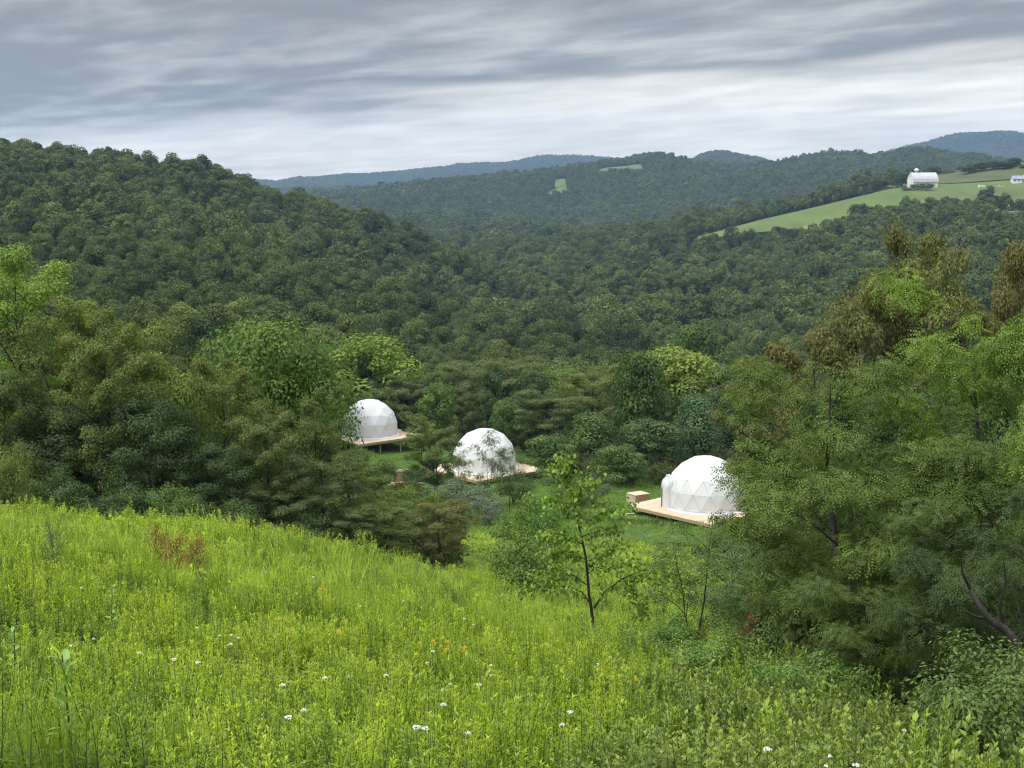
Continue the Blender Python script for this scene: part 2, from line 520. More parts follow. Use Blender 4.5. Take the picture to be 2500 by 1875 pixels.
# ------------------------------------------------------------------ terrain mesh
def build_terrain():
    azs = np.concatenate([np.linspace(-PI, -0.55, 40, endpoint=False), np.linspace(-0.55, 0.55, 420, endpoint=False), np.linspace(0.55, PI, 41)])
    rs = np.concatenate([[0.3], np.geomspace(1.5, 200, 120), np.geomspace(204, 9400, 310)])
    A, R = np.meshgrid(azs, rs)
    X, Y = R * np.sin(A), R * np.cos(A)
    Z = hgt(X, Y)
    V = np.stack([X, Y, Z], -1).reshape(-1, 3)
    n = len(azs)
    i = np.arange(len(rs) - 1)[:, None] * n; j = np.arange(n - 1)[None, :]
    F = np.stack([i + j, i + j + 1, i + n + j + 1, i + n + j], -1).reshape(-1, 4)
    me = np_mesh('ground', V, F, smooth=True, mats=[terrain_material()])
    ob('ground', me, kind='structure', label='hilly ground falling from the near slope into a wooded valley')


build_terrain()


def drape(name, poly, mat, label, lift=0.4, nu=60, nv=24):
    """field laid on the ground: poly = four corners (px, r) in order near-left, near-right, far-right, far-left; edges may be lists"""
    near, far = poly        # each a list of (px, r)
    def samp(e, t):
        xs = [p[0] for p in e]
        px = xs[0] + (xs[-1] - xs[0]) * t
        return px, np.interp(px, xs, [p[1] for p in e])
    V = []
    for j in range(nv + 1):
        for i in range(nu + 1):
            t = i / nu; s = j / nv
            p0 = samp(near, t); p1 = samp(far, t)
            px = p0[0] + (p1[0] - p0[0]) * s; r = p0[1] + (p1[1] - p0[1]) * s
            az = math.atan((px - 1250) / 3536.0)
            x, y = r * math.sin(az), r * math.cos(az)
            V.append((x, y, 0))
    V = np.array(V); V[:, 2] = hgt(V[:, 0], V[:, 1]) + lift
    i = np.arange(nv)[:, None] * (nu + 1); j = np.arange(nu)[None, :]
    F = np.stack([i + j, i + j + 1, i + nu + 2 + j, i + nu + 1 + j], -1).reshape(-1, 4)
    me = np_mesh(name, V, F, smooth=True, mats=[mat])
    return ob(name, me, kind='structure', label=label)


# ------------------------------------------------------------------ farm fields on the hills
M_field = solid_mat('hay_field', (.075, .120, .030), (.115, .170, .038), 0.035, 0.9, 4, stretch=(1, .35, 1))
M_field2 = solid_mat('pale_field', (.095, .125, .045), (.13, .155, .055), 0.05, 0.9, 4)
M_tan = solid_mat('tan_field', (.16, .16, .075), (.21, .20, .10), 0.06, 0.9, 4)
M_rough = solid_mat('rough_pasture', (.065, .095, .035), (.11, .12, .05), 0.05, 0.95, 5)
FIELDS = []


def field(name, near, far, mat, label, **k):
    FIELDS.append((near, far))
    drape(name, (near, far), mat, label, **k)


def hit(px, py, r0=900.0, r1=6000.0):
    """distance at which the line of sight of a photo position meets the ground"""
    rs_ = np.arange(r0, r1, 4.0)
    X, hy, z = ray(px, py); n_ = math.hypot(X, hy)
    d = rs_ * z / n_ - hgt(rs_ * X / n_, rs_ * hy / n_)
    k = np.nonzero(d < 0)[0]
    return float(rs_[k[0]]) if len(k) else r1


def fpx(pts_, r0):
    return [(px, hit(px, py, r0)) for px, py in pts_]


field('field', [(1700, 1165), (1850, 1150), (2000, 1150), (2120, 1150), (2560, 1150)],
      [(1700, 1195), (1770, 1260), (1850, 1330), (2000, 1350), (2185, 1345), (2560, 1345)], M_field, 'bright green hay field on the hill below the white barn')
field('field', [(1958, 1125), (2060, 1125)], [(1965, 1158), (2050, 1158)], M_tan, 'small tan patch at the foot of the green hay field', lift=0.8)
field('field', [(2185, 1350), (2560, 1350)], [(2150, 1480), (2560, 1560)], M_rough, 'rough olive pasture behind the white barn')
field('field', [(2440, 1070), (2560, 1040)], [(2450, 1120), (2560, 1115)], M_field2, 'pale green field at right edge below the hay field', lift=0.6)
field('field', fpx([(1462, 425), (1500, 422), (1540, 420), (1568, 420)], 2700), fpx([(1462, 416), (1500, 408), (1540, 404), (1568, 403)], 2900), M_field2, 'long thin pale field high on the middle ridge', lift=1.0)
field('field', fpx([(1326, 478), (1350, 477), (1376, 473), (1386, 468)], 2350), fpx([(1326, 476), (1350, 464), (1376, 453), (1386, 452)], 2350), M_field, 'green clearing beside the far white house', lift=1.0)
field('field', fpx([(1354, 458), (1382, 458)], 2400), fpx([(1356, 439), (1380, 438)], 2500), M_field2, 'small pale clearing above the far green clearing', lift=1.0)
field('field', [(2395, 1500), (2560, 1480)], [(2395, 1620), (2560, 1640)], M_tan, 'brownish hilltop field at right edge above the farm trees', lift=0.7)


def in_fields(px, r, grow=0.0):
    m = np.zeros(len(px), bool)
    for near, far in FIELDS:
        x0 = min(near[0][0], far[0][0]); x1 = max(near[-1][0], far[-1][0])
        rn = np.interp(px, [p[0] for p in near], [p[1] for p in near])
        rf = np.interp(px, [p[0] for p in far], [p[1] for p in far])
        m |= (px > 1692) & (px < 1960) & (r > 1128) & (r < 1240)
        m |= (px > x0 - 2) & (px < x1 + 2) & (r > rn - 8 - r * 0.004) & (r < rf + 2)
    return m


# ------------------------------------------------------------------ trees
def norm(a):
    return a / (np.linalg.norm(a, axis=-1)[..., None] + 1e-9)


def tree_geo(seed, H, Wd, style='round', nleaf=6000, leafL=0.2, leafW=0.12, stems=1, base=0.18, limbs=14, pinnate=0,
             trunk_r=None, lean=0.05, sub=5, clump=0.10, sparse=0.0, sides=6):
    """tapered trunk with limbs and side branches; leaves gather in clumps along the outer branches"""
    rg = np.random.RandomState(seed)
    T = Tubes()
    tr = trunk_r or (H * 0.011 + 0.015)
    anch = []; anch_w = []
    for sidx in range(stems):
        a0 = rg.rand() * 2 * PI
        spread = 0 if stems == 1 else 0.16 * Wd
        Hs = H * (1.0 if sidx == 0 else rg.uniform(.72, .92))
        ln = np.array([math.cos(a0), math.sin(a0), 0]) * (spread + lean * H * rg.rand())
        ts = np.linspace(0, 1, 9)
        wob = np.cumsum(rg.randn(9, 2) * 0.012 * H, 0); wob[0] = 0
        path = np.stack([ln[0] * ts ** 1.2 + wob[:, 0], ln[1] * ts ** 1.2 + wob[:, 1], Hs * 0.93 * ts], -1)
        path[0, 2] = -0.4
        rad = tr * (1 - 0.88 * ts) * (1.0 if sidx == 0 else .75); rad[0] *= 1.4
        T.add(path, rad, sides)
        nl = max(3, int(limbs / stems))
        for i in range(nl):
            t0 = base + (0.97 - base) * ((i + rg.rand() * 0.8) / nl)
            st = np.array([np.interp(t0, ts, path[:, k]) for k in range(3)])
            u = (t0 - base) / (1 - base)
            if style == 'round': pr = math.sqrt(max(0.05, 1 - (2 * u - 0.95) ** 2)) ; rise = 0.55
            elif style == 'cone': pr = (1 - u) ** 0.8 * 1.0 + 0.12; rise = 0.35
            elif style == 'locust': pr = 0.60 + 0.42 * math.sin(PI * min(1, u * 0.95 + 0.05)); rise = 0.85
            elif style == 'column': pr = 0.75 + .3 * math.sin(PI * u); rise = 0.9
            elif style == 'shrub': pr = 1.0 - 0.45 * u; rise = 0.8
            else: pr = 1; rise = .5
            az = i * 2.39996 + rg.rand() * 0.9 + sidx
            ll = Wd * 0.5 * pr * rg.uniform(.72, 1.12)
            if stems > 1: ll *= .85
            s = np.linspace(0, 1, 6)
            dv = np.array([math.cos(az), math.sin(az), 0])
            sv = np.array([-dv[1], dv[0], 0])
            zz = rise * ll * (s ** (0.75 if style != 'locust' else 0.85)) - (0.18 * ll * s ** 3 if style == 'locust' else 0)
            room = max(0.15 * H, H * 1.0 - st[2])
            if zz[-1] > room: zz *= room / zz[-1]
            lp = st + dv * (ll * s)[:, None] + np.array([0, 0, 1]) * zz[:, None] + sv * (rg.randn() * 0.12 * ll * s ** 2)[:, None]
            r0 = max(0.008, tr * (1 - 0.85 * t0) * 0.55)
            T.add(lp, r0 * (1 - 0.8 * s), 4)
            for j in range(sub):
                s0 = 0.3 + 0.7 * (j + rg.rand()) / sub
                p0 = np.array([np.interp(s0, s, lp[:, k]) for k in range(3)])
                sg = 1 if j % 2 else -1
                d2 = dv * 0.7 + sv * sg * rg.uniform(.4, 1.0) + np.array([0, 0, rg.uniform(-.15, .75)])
                d2 /= np.linalg.norm(d2)
                l2 = ll * rg.uniform(.22, .42) * (1.1 - 0.4 * s0)
                q = np.linspace(0, 1, 4)
                bp = p0 + d2 * (l2 * q)[:, None] + np.array([0, 0, -.12 * l2]) * (q ** 2)[:, None]
                T.add(bp, r0 * 0.4 * (1 - 0.75 * q), 3)
                for qq in (0.45, 0.8, 1.0):
                    if rg.rand() < sparse: continue
                    anch.append(p0 + d2 * l2 * qq); anch_w.append(1.0)
            if rg.rand() >= sparse:
                anch.append(lp[-1]); anch_w.append(1.2)
        anch.append(path[-1] + np.array([0, 0, .03 * H])); anch_w.append(1.3)
    A = np.array(anch); wts = np.array(anch_w) * rg.uniform(.35, 1.6, len(anch)); wts /= wts.sum()
    idx = rg.choice(len(A), nleaf, p=wts)
    ctint = rg.rand(len(A))
    sg = clump * Wd * rg.uniform(.75, 1.25, len(A))[idx][:, None]
    if style == 'locust': flat = 0.62
    elif style == 'shrub': flat = .8
    else: flat = 0.72
    g = rg.randn(nleaf, 3); g = g / (np.linalg.norm(g, axis=1)[:, None]) * (rg.rand(nleaf, 1) ** 0.45) * 1.55
    off = g * sg * np.array([1, 1, flat])
    cen = A[idx] + off
    cc = np.array([0, 0, H * (0.4 + base * .5)])
    outw = norm(cen - cc)
    if style == 'locust':
        nr = np.array([0, 0, 1.0]) * .6 + rg.randn(nleaf, 3) * 0.4 + outw * 0.4 + norm(off) * .85
    else:
        nr = norm(off) * 0.9 + outw * 0.5 + rg.randn(nleaf, 3) * 0.45 + np.array([0, 0, .45])
    dr = norm(off * np.array([1, 1, .3]) + outw * .3 * Wd * .1 + rg.randn(nleaf, 3) * .3 * leafL) + np.array([0, 0, .12 if style == 'locust' else -.25]) + rg.randn(nleaf, 3) * .3
    tint = np.clip(0.5 * ctint[idx] + 0.5 * rg.rand(nleaf), 0, 1)
    if pinnate:
        nr = norm(nr); dr = dr - nr * np.sum(dr * nr, 1)[:, None]; dr = norm(dr); sdv = np.cross(nr, dr)
        cs, ns, ds, tt = [], [], [], []
        RL = leafL * rg.uniform(.7, 1.25, nleaf)[:, None]
        for k in range(pinnate):
            f = (k + 0.6) / pinnate
            droop = np.array([0, 0, -0.10]) * RL * f * f
            for s_ in (-1, 1):
                cs.append(cen + dr * RL * f + sdv * s_ * leafW * 0.62 + droop)
                ns.append(nr + sdv * s_ * .35); ds.append(sdv * s_ + dr * 0.45); tt.append(tint)
        cs.append(cen + dr * RL * 1.12 + np.array([0, 0, -.11]) * RL); ns.append(nr); ds.append(dr); tt.append(tint)
        cen = np.concatenate(cs); nr = np.concatenate(ns); dr = np.concatenate(ds); tint = np.concatenate(tt)
        LV, LF = leaf_quads(cen, nr, dr, leafW * 1.15, leafW * 0.5, .05)
    else:
        sc = rg.uniform(.7, 1.3, nleaf)
        LV, LF = leaf_quads(cen, nr, dr, leafL * sc, leafW * sc)
    lt = np.repeat(tint, 4)
    LV[:, 2] = np.maximum(LV[:, 2], 0.05)
    TV, TF = T.get()
    return (TV, TF), (LV, LF, lt)


PROTO = {}


def proto(key, **kw):
    if key not in PROTO:
        (tv, tf), (lv, lf, lt) = tree_geo(**kw)
        tm = np_mesh('trunk', tv, tf, smooth=True, mats=[M_bark])
        lm = np_mesh('crown', lv, lf, tint=lt, mats=[M_fol])
        PROTO[key] = (tm, lm, kw['H'], kw['Wd'])
    return PROTO[key]


def plant(name, key, loc, H, Wd, col, label, cat='tree', group=None, rz=0.0):
    tm, lm, h0, w0 = PROTO[key]
    e = empty(name, loc, label, cat, group, rz)
    e.scale = (Wd / w0, Wd / w0, H / h0)
    part = 'stems' if cat == 'shrub' else 'trunk'
    t = ob(part, tm, e); c = ob('foliage' if cat == 'shrub' else 'crown', lm, e)
    brown = col[0] >= col[1] * .92
    r_ = max(col[0] * 1.75, col[1] * 1.02)
    if not brown: r_ = min(r_, col[1] * 1.34)
    b_ = 1.2 if (key[0] == 'loc' or brown) else 1.0
    c.color = (r_ * b_, col[1] * 1.75 * b_, col[2] * 1.6 * b_, 1)
    return e


G_DARK = (.034, .070, .024); G_MID = (.042, .088, .026); G_OLIVE = (.068, .088, .026); G_YEL = (.100, .155, .032)
G_BROWN = (.071, .077, .029); G_RUST = (.082, .078, .031); G_BRIGHT = (.070, .135, .030); G_GREY = (.085, .105, .070)
G_BLUE = (.045, .092, .045)

for i in range(4):
    proto(('loc', i), seed=100 + i, H=10, Wd=6.5, style='locust', nleaf=30000, leafL=.15, leafW=.075, limbs=26, stems=1 + i % 3, base=.2, sub=4, clump=.062, trunk_r=.15, sparse=.30)
for i in range(3):
    proto(('rnd', i), seed=200 + i, H=10, Wd=7, style='round', nleaf=32000, leafL=.15, leafW=.095, limbs=30, base=.12, sub=4, clump=.072, sparse=.25)
for i in range(3):
    proto(('shr', i), seed=300 + i, H=2.6, Wd=3, style='shrub', nleaf=7000, leafL=.10, leafW=.05, limbs=18, stems=3, base=.08, sub=5, clump=.10, trunk_r=.035)


def lump_crown(seed, H, Wd, nl, per, q, shape='round', core=True):
    """crown built of rounded lumps whose surface is covered in leaf clusters"""
    rg = np.random.RandomState(seed)
    T = Tubes(); T.add([(0, 0, -.5), (rg.randn() * .1, rg.randn() * .1, H * .35), (0, 0, H * .75)], [H * .018, H * .013, H * .005], 5)
    u = (np.arange(nl) + rg.rand(nl)) / nl; az = np.arange(nl) * 2.4 + rg.rand(nl) * 1.2
    lo_ = {'round': .26, 'cone': .20, 'column': .15, 'wide': .42}[shape]
    h = H * (lo_ + (.90 - lo_) * u)
    if shape == 'cone': pr = (1 - u) ** .75 + .10
    elif shape == 'column': pr = .55 + .5 * np.sin(PI * u)
    elif shape == 'wide': pr = .75 + .35 * np.sin(PI * u) - .25 * u
    else: pr = np.sqrt(np.clip(1 - (2 * u - .80) ** 2 * .68, .06, 1))
    rad = Wd * .5 * pr * rg.uniform(.45, .86, nl)
    cc = np.stack([rad * np.cos(az), rad * np.sin(az), h], -1)
    lr = Wd * rg.uniform(.13, .27, nl)
    for k in range(0, nl, 3):
        a_ = np.array([0, 0, max(.2 * H, h[k] - .35 * rad[k] - .08 * H)])
        T.add([a_, (a_ + cc[k]) / 2 + [0, 0, .1], cc[k]], [H * .006, H * .004, .02], 3)
    d = rg.randn(nl, per, 3); d[..., 2] = d[..., 2] * .95 + .30; d = norm(d)
    rr_ = lr[:, None, None] * (1 + .11 * rg.randn(nl, per, 1))
    c = cc[:, None] + d * rr_ * np.array([1, 1, .80])
    n = d + rg.randn(nl, per, 3) * .33
    t = np.repeat(rg.rand(nl), per) * .55 + rg.rand(nl * per) * .45
    n = n.reshape(-1, 3); c = c.reshape(-1, 3)
    V, F = leaf_quads(c, n, rg.randn(len(c), 3), q * rg.uniform(.6, 1.35, len(c)), q * .72, .06)
    return T.get(), (V, F, np.repeat(t, 4))


def lproto(key, **kw):
    (tv, tf), (lv, lf, lt) = lump_crown(**kw)
    PROTO[key] = (np_mesh('trunk', tv, tf, smooth=True, mats=[M_bark]), np_mesh('crown', lv, lf, tint=lt, mats=[M_fol]), kw['H'], kw['Wd'])


lproto(('big', 0), seed=460, H=11, Wd=8, nl=46, per=700, q=.20, shape='round')
lproto(('big', 1), seed=461, H=6, Wd=4, nl=26, per=420, q=.15, shape='round')
for i, sh in enumerate(('round', 'round', 'cone', 'round', 'column', 'wide', 'round')):
    lproto(('mid', i), seed=400 + i, H=13, Wd=8, nl=20 + 2 * i, per=330, q=.42, shape=sh)
for i in range(3):
    proto(('midloc', i), seed=430 + i, H=12, Wd=8, style='locust', nleaf=7500, leafL=.30, leafW=.17, limbs=22, base=.16, sub=3, clump=.075, sparse=.25, sides=5)
for i in range(2):
    proto(('near', i), seed=500 + i, H=6.4, Wd=4.6, style='locust', nleaf=9000, leafL=.20, leafW=.052, limbs=24, stems=2, base=.2, sub=4, clump=.064, pinnate=4, sides=8, trunk_r=.11, sparse=.28)
proto(('sap', 0), seed=520, H=3.2, Wd=1.9, style='locust', nleaf=650, leafL=.16, leafW=.055, limbs=12, stems=2, base=.25, sub=4, clump=.085, pinnate=3, trunk_r=.03)
proto(('sap', 1), seed=521, H=3.2, Wd=1.8, style='locust', nleaf=800, leafL=.16, leafW=.055, limbs=13, stems=1, base=.2, sub=4, clump=.085, pinnate=3, trunk_r=.03)


def hero(kind, key, px, top, r, wpx, col, label, cat='tree', group=None, base_px=None, rz=None):
    """tree standing at distance r whose top is seen at (px, top) and whose crown is wpx wide"""
    q = P(px if base_px is None else base_px, 1000 if r > 45 else 1400, r)
    g = hz(q.x, q.y)
    ztop = r * tan_el(px, top)
    H = max(1.2, ztop - g)
    Wm = wpx * r / FPX
    return plant(kind, key, (q.x, q.y, g), H, Wm, col, label, cat, group, rz if rz is not None else (px * 0.37) % 6.28)


LG = 'trees along the edge of the left wood'
L3, R3 = ('loc',), ('rnd',)
heroes = [
    # left wood just beyond the crest of the meadow
    ('locust_tree', ('loc', 0), 55, 652, 66, 300, G_YEL, 'tall yellow green locust at the left edge of the photo', LG),
    ('locust_tree', ('loc', 1), 165, 750, 62, 260, G_OLIVE, 'olive locust with bare dark trunk right of the tall left edge tree', LG),
    ('locust_tree', ('loc', 2), 305, 722, 64, 290, (.090, .115, .028), 'yellow olive locust with the highest crown left of the big round tree', LG),
    ('locust_tree', ('loc', 3), 250, 800, 58, 240, G_OLIVE, 'shorter olive brown locust in front of the highest yellow olive one', LG),
    ('locust_tree', ('loc', 1), 440, 770, 74, 240, (.060, .070, .028), 'dull brown green locust behind and left of the big round tree', LG),
    ('broadleaf_tree', ('big', 0), 660, 778, 68, 370, (.062, .115, .028), 'big rounded green tree, widest of the left wood', LG),
    ('locust_tree', ('loc', 0), 545, 905, 60, 210, G_OLIVE, 'olive locust in front of the left side of the big round tree', LG),
    ('locust_tree', ('loc', 2), 735, 940, 63, 190, (.060, .082, .026), 'dark olive locust below the left dome tent, in front of the big round tree', LG),
    ('broadleaf_tree', ('big', 1), 445, 905, 59, 150, (.105, .150, .040), 'small pale yellow green tree between the locusts of the left wood', LG),
    ('locust_tree', ('loc', 3), 640, 1010, 57, 200, (.066, .080, .026), 'short brown olive locust at the foot of the big round tree', LG),
    ('broadleaf_tree', ('rnd', 2), 350, 960, 57, 260, (.034, .066, .026), 'dark low tree behind the crest right of the bare trunks', LG),
    ('broadleaf_tree', ('rnd', 0), 150, 980, 60, 260, (.040, .064, .026), 'dark low tree under the tall left edge locust', LG),
    ('broadleaf_tree', ('rnd', 2), 520, 1080, 56, 210, (.034, .060, .022), 'dark short tree at the crest below the olive locusts', LG),
    ('broadleaf_tree', ('rnd', 1), 0, 900, 60, 220, (.060, .086, .028), 'olive tree cut by the left edge below the tallest crown', LG),
    ('locust_tree', ('loc', 2), 850, 1095, 66, 200, (.072, .100, .028), 'olive green locust below the deck of the left dome', LG),
    ('locust_tree', ('loc', 0), 780, 1120, 58, 220, (.055, .076, .026), 'dark olive locust low at the right end of the left wood', LG),
    ('locust_tree', ('loc', 1), 955, 1185, 70, 190, (.088, .130, .030), 'low fresh green locust left of the grey bush', LG),
    ('locust_tree', ('loc', 3), 1075, 1225, 62, 170, (.078, .080, .028), 'low brown olive locust with several thin trunks below the grey bush', LG),
    ('locust_tree', ('loc', 0), 935, 1235, 58, 170, (.070, .098, .028), 'small bushy locust at the meadow edge left of the brown olive one', LG),
    ('locust_tree', ('loc', 2), 690, 1170, 55, 200, (.045, .062, .024), 'small dark locust on the crest below the big round tree', LG),
    ('locust_tree', ('loc', 1), 840, 1240, 56, 170, (.050, .072, .024), 'small dark olive locust on the crest beside the low end of the wood', LG),
    # around the domes
    ('locust_tree', ('loc', 2), 1068, 1010, 126, 140, (.062, .084, .026), 'dark olive locust standing between the left and middle dome tents', None),
    ('locust_tree', ('loc', 0), 1030, 1030, 165, 70, (.085, .115, .030), 'small olive locust at the right corner of the left dome deck', None),
    ('young_tree', ('sap', 0), 1192, 1048, 124, 88, (.050, .075, .025), 'thin dark young tree in front of the middle dome tent', None),
    ('young_tree', ('sap', 1), 1243, 1088, 126, 64, (.048, .070, .025), 'smaller thin young tree right of centre before the middle dome tent', None),
    ('young_tree', ('sap', 1), 1112, 1105, 122, 70, (.060, .084, .028), 'thin young tree over the left foot of the middle dome tent', None),
    ('broadleaf_tree', ('mid', 1), 906, 818, 196, 210, (.100, .150, .030), 'rounded yellow green tree behind and right of the left dome tent', None),
    ('vine_tree', ('mid', 6), 1558, 850, 172, 130, (.036, .082, .022), 'dark ivy covered tree with rounded column crown left of the right dome', None),
    ('broadleaf_tree', ('mid', 5), 1655, 850, 200, 190, (.110, .150, .034), 'yellow green flat topped tree behind the ivy covered tree', None),
    ('broadleaf_tree', ('mid', 1), 1700, 965, 165, 130, G_BLUE, 'blue green tree just behind the top of the right dome tent', None),
    ('broadleaf_tree', ('mid', 0), 1692, 785, 300, 150, (.040, .085, .024), 'large dark green round tree on the valley floor right of centre', None),
    ('broadleaf_tree', ('mid', 3), 1385, 888, 190, 120, (.075, .130, .030), 'fresh green tree left of the ivy covered tree', None),
    ('locust_tree', ('loc', 3), 1245, 880, 190, 190, (.070, .082, .032), 'brown olive locust behind the middle dome tent', None),
    ('locust_tree', ('loc', 1), 1110, 880, 195, 200, (.066, .078, .034), 'dull brownish locust behind the gap between left and middle domes', None),
    ('locust_tree', ('loc', 0), 1450, 905, 180, 170, (.080, .098, .030), 'olive locust between the middle dome and the ivy covered tree', None),
    ('locust_tree', ('loc', 2), 1010, 900, 188, 150, (.055, .076, .030), 'dark olive locust behind the right corner of the left deck', None),
    ('locust_tree', ('loc', 3), 1340, 960, 172, 170, (.058, .080, .028), 'dark olive tree behind the right end of the middle deck', None),
    ('broadleaf_tree', ('mid', 1), 1445, 1010, 160, 150, (.042, .084, .028), 'dark green low tree left of the wooden box by the right dome', None),
    ('broadleaf_tree', ('mid', 3), 1590, 1020, 158, 160, (.040, .078, .028), 'dark green low tree behind the plywood box and right dome', None),
    ('broadleaf_tree', ('mid', 0), 1350, 1060, 150, 130, (.046, .092, .028), 'low green tree at the lawn edge right of the middle deck', None),
    ('broadleaf_tree', ('mid', 0), 1520, 1085, 145, 120, (.052, .100, .030), 'bushy green tree at the lawn edge behind the plywood box', None),
    ('broadleaf_tree', ('mid', 1), 775, 880, 172, 150, (.045, .090, .028), 'green tree behind the left side of the left dome tent', None),
    # right wood, near
    ('locust_tree', ('near', 0), 2030, 895, 27, 640, (.066, .100, .024), 'nearest feathery green locust leaning over the right dome tent', None),
    ('locust_tree', ('near', 1), 2480, 760, 29, 560, (.088, .142, .028), 'bright green locust cut by the right edge of the photo', None),
    ('locust_tree', ('near', 1), 2290, 1080, 26, 520, (.050, .080, .022), 'mid green locust low between the leaning locust and the right edge', None),
    ('locust_tree', ('near', 0), 2450, 1180, 23, 500, (.036, .058, .020), 'dark low locust at the lower right behind the narrow leaved bush', None),
    ('locust_tree', ('near', 1), 1985, 1200, 31, 380, (.052, .080, .023), 'low feathery locust below and left of the leaning locust', None),
    ('locust_tree', ('near', 0), 2130, 1260, 24.5, 420, (.054, .083, .023), 'low dark trunked locust at the foot of the right wood', None),
    ('locust_tree', ('loc', 1), 2290, 562, 58, 300, G_BROWN, 'tallest brown topped locust rising above the right wood', None),
    ('locust_tree', ('loc', 3), 2225, 690, 56, 330, G_BROWN, 'brown locust left of the tallest brown topped one', None),
    ('locust_tree', ('loc', 2), 2020, 795, 60, 330, G_RUST, 'reddish brown locust at the left shoulder of the right wood', None),
    ('locust_tree', ('loc', 0), 2130, 760, 58, 300, (.082, .082, .034), 'rusty olive locust between the reddish and the tallest brown ones', None),
    ('locust_tree', ('loc', 0), 2480, 672, 60, 240, G_RUST, 'rusty brown locust top at the right edge', None),
    ('locust_tree', ('loc', 3), 1880, 920, 82, 260, (.078, .084, .034), 'brownish olive locust behind the right dome, lowest of the brown ones', None),
    ('broadleaf_tree', ('rnd', 1), 2100, 905, 50, 330, (.050, .088, .026), 'green tree behind the leaning locust', None),
    ('broadleaf_tree', ('rnd', 2), 2280, 930, 46, 340, (.042, .072, .026), 'dark green tree behind the right wood, under the tallest brown crown', None),
    ('locust_tree', ('loc', 2), 1960, 1030, 46, 330, (.058, .094, .024), 'green locust between the right dome tent and the leaning locust', None),
    ('broadleaf_tree', ('rnd', 0), 2440, 950, 42, 330, (.042, .072, .025), 'dark tree filling the right wood behind the bright edge locust', None),
    ('broadleaf_tree', ('rnd', 0), 1830, 1250, 42, 260, (.040, .080, .028), 'dark bushy tree below the right dome tent', None),
    ('young_tree', ('sap', 0), 1690, 1270, 29, 250, (.068, .110, .034), 'thin young tree with bare reddish lower twigs left of the right wood', None),
    ('young_tree', ('sap', 1), 1860, 1300, 35, 250, (.058, .098, .034), 'thin young tree between the reddish twigged one and the right wood', None),
    ('young_tree', ('sap', 1), 1770, 1330, 38, 220, (.066, .100, .038), 'sparse young tree just behind the reddish twigged one', None),
]
for h in heroes:
    hero(*h[:7], h[7], group=h[8])

shrubs = [
    (('shr', 0), 1125, 1180, 118, 200, G_GREY, 'big grey leaved bush below the deck of the middle dome'),
    (('shr', 1), 1195, 1215, 112, 110, (.095, .118, .085), 'silvery grey bush at the right foot of the big grey bush'),
    (('shr', 2), 1450, 1165, 128, 100, (.072, .092, .060), 'grey green bush left of the plywood box near the right dome'),
    (('shr', 1), 1330, 1215, 66, 170, (.080, .140, .036), 'light green bush behind the lone sapling'),
    (('shr', 2), 1285, 1290, 50, 210, (.080, .135, .034), 'loose green bush left of the lone sapling'),
    (('shr', 0), 1390, 1170, 120, 130, (.060, .110, .034), 'green bush at the lawn edge right of the middle deck'),
    (('shr', 1), 862, 1098, 160, 110, (.060, .100, .030), 'green bush under the left front of the farthest dome deck'),
    (('shr', 2), 935, 1128, 150, 90, (.060, .095, .030), 'small green bush left of the upright wooden crate'),
    (('shr', 0), 1010, 1140, 146, 80, (.050, .085, .028), 'small dark bush right of the upright wooden crate'),
    (('shr', 0), 1255, 1160, 130, 120, (.040, .080, .028), 'dark green bush under the right corner of the middle deck'),
    (('shr', 0), 410, 1195, 52, 150, (.070, .120, .034), 'green bush at the meadow crest under the left wood'),
    (('shr', 1), 120, 1165, 50, 170, (.045, .080, .028), 'dark bush at the meadow crest near the left edge'),
    (('shr', 2), 260, 1200, 49, 180, (.040, .075, .028), 'dark bush at the meadow crest left of the dead red shrubs'),
    (('shr', 0), 560, 1230, 51, 150, (.045, .085, .028), 'dark bush at the meadow crest below the big round tree'),
    (('shr', 1), 15, 1090, 48, 120, (.100, .120, .038), 'yellowish bush at the left edge above the meadow crest'),
    (('shr', 2), 720, 1270, 54, 150, (.045, .085, .028), 'dark bush at the right part of the meadow crest'),
    (('shr', 2), 1960, 1430, 34, 300, (.050, .094, .032), 'dark bush at the foot of the right wood behind the young trees'),
    (('shr', 1), 1850, 1440, 39, 180, (.058, .100, .036), 'grey green bush between the young trees and the right wood'),
    (('shr', 0), 2440, 1600, 18.5, 420, (.075, .115, .036), 'narrow leaved bush in the bottom right corner'),
    (('shr', 1), 2330, 1700, 19.5, 200, (.070, .120, .034), 'small loose bush left of the corner bush'),
    (('shr', 1), 2060, 1600, 23, 260, (.055, .125, .036), 'leafy low bush in front of the right wood'),
    (('shr', 0), 1760, 1640, 25, 260, (.068, .150, .036), 'broad fresh green bramble below the thin young trees'),
    (('shr', 2), 1600, 1610, 28, 200, (.070, .150, .038), 'low bramble between the lone sapling and the young trees'),
    (('shr', 2), 1950, 1680, 22, 240, (.070, .150, .040), 'light green bramble left of the corner bush'),
]
for s in shrubs:
    hero('bush', *s[:6], s[6], cat='shrub')
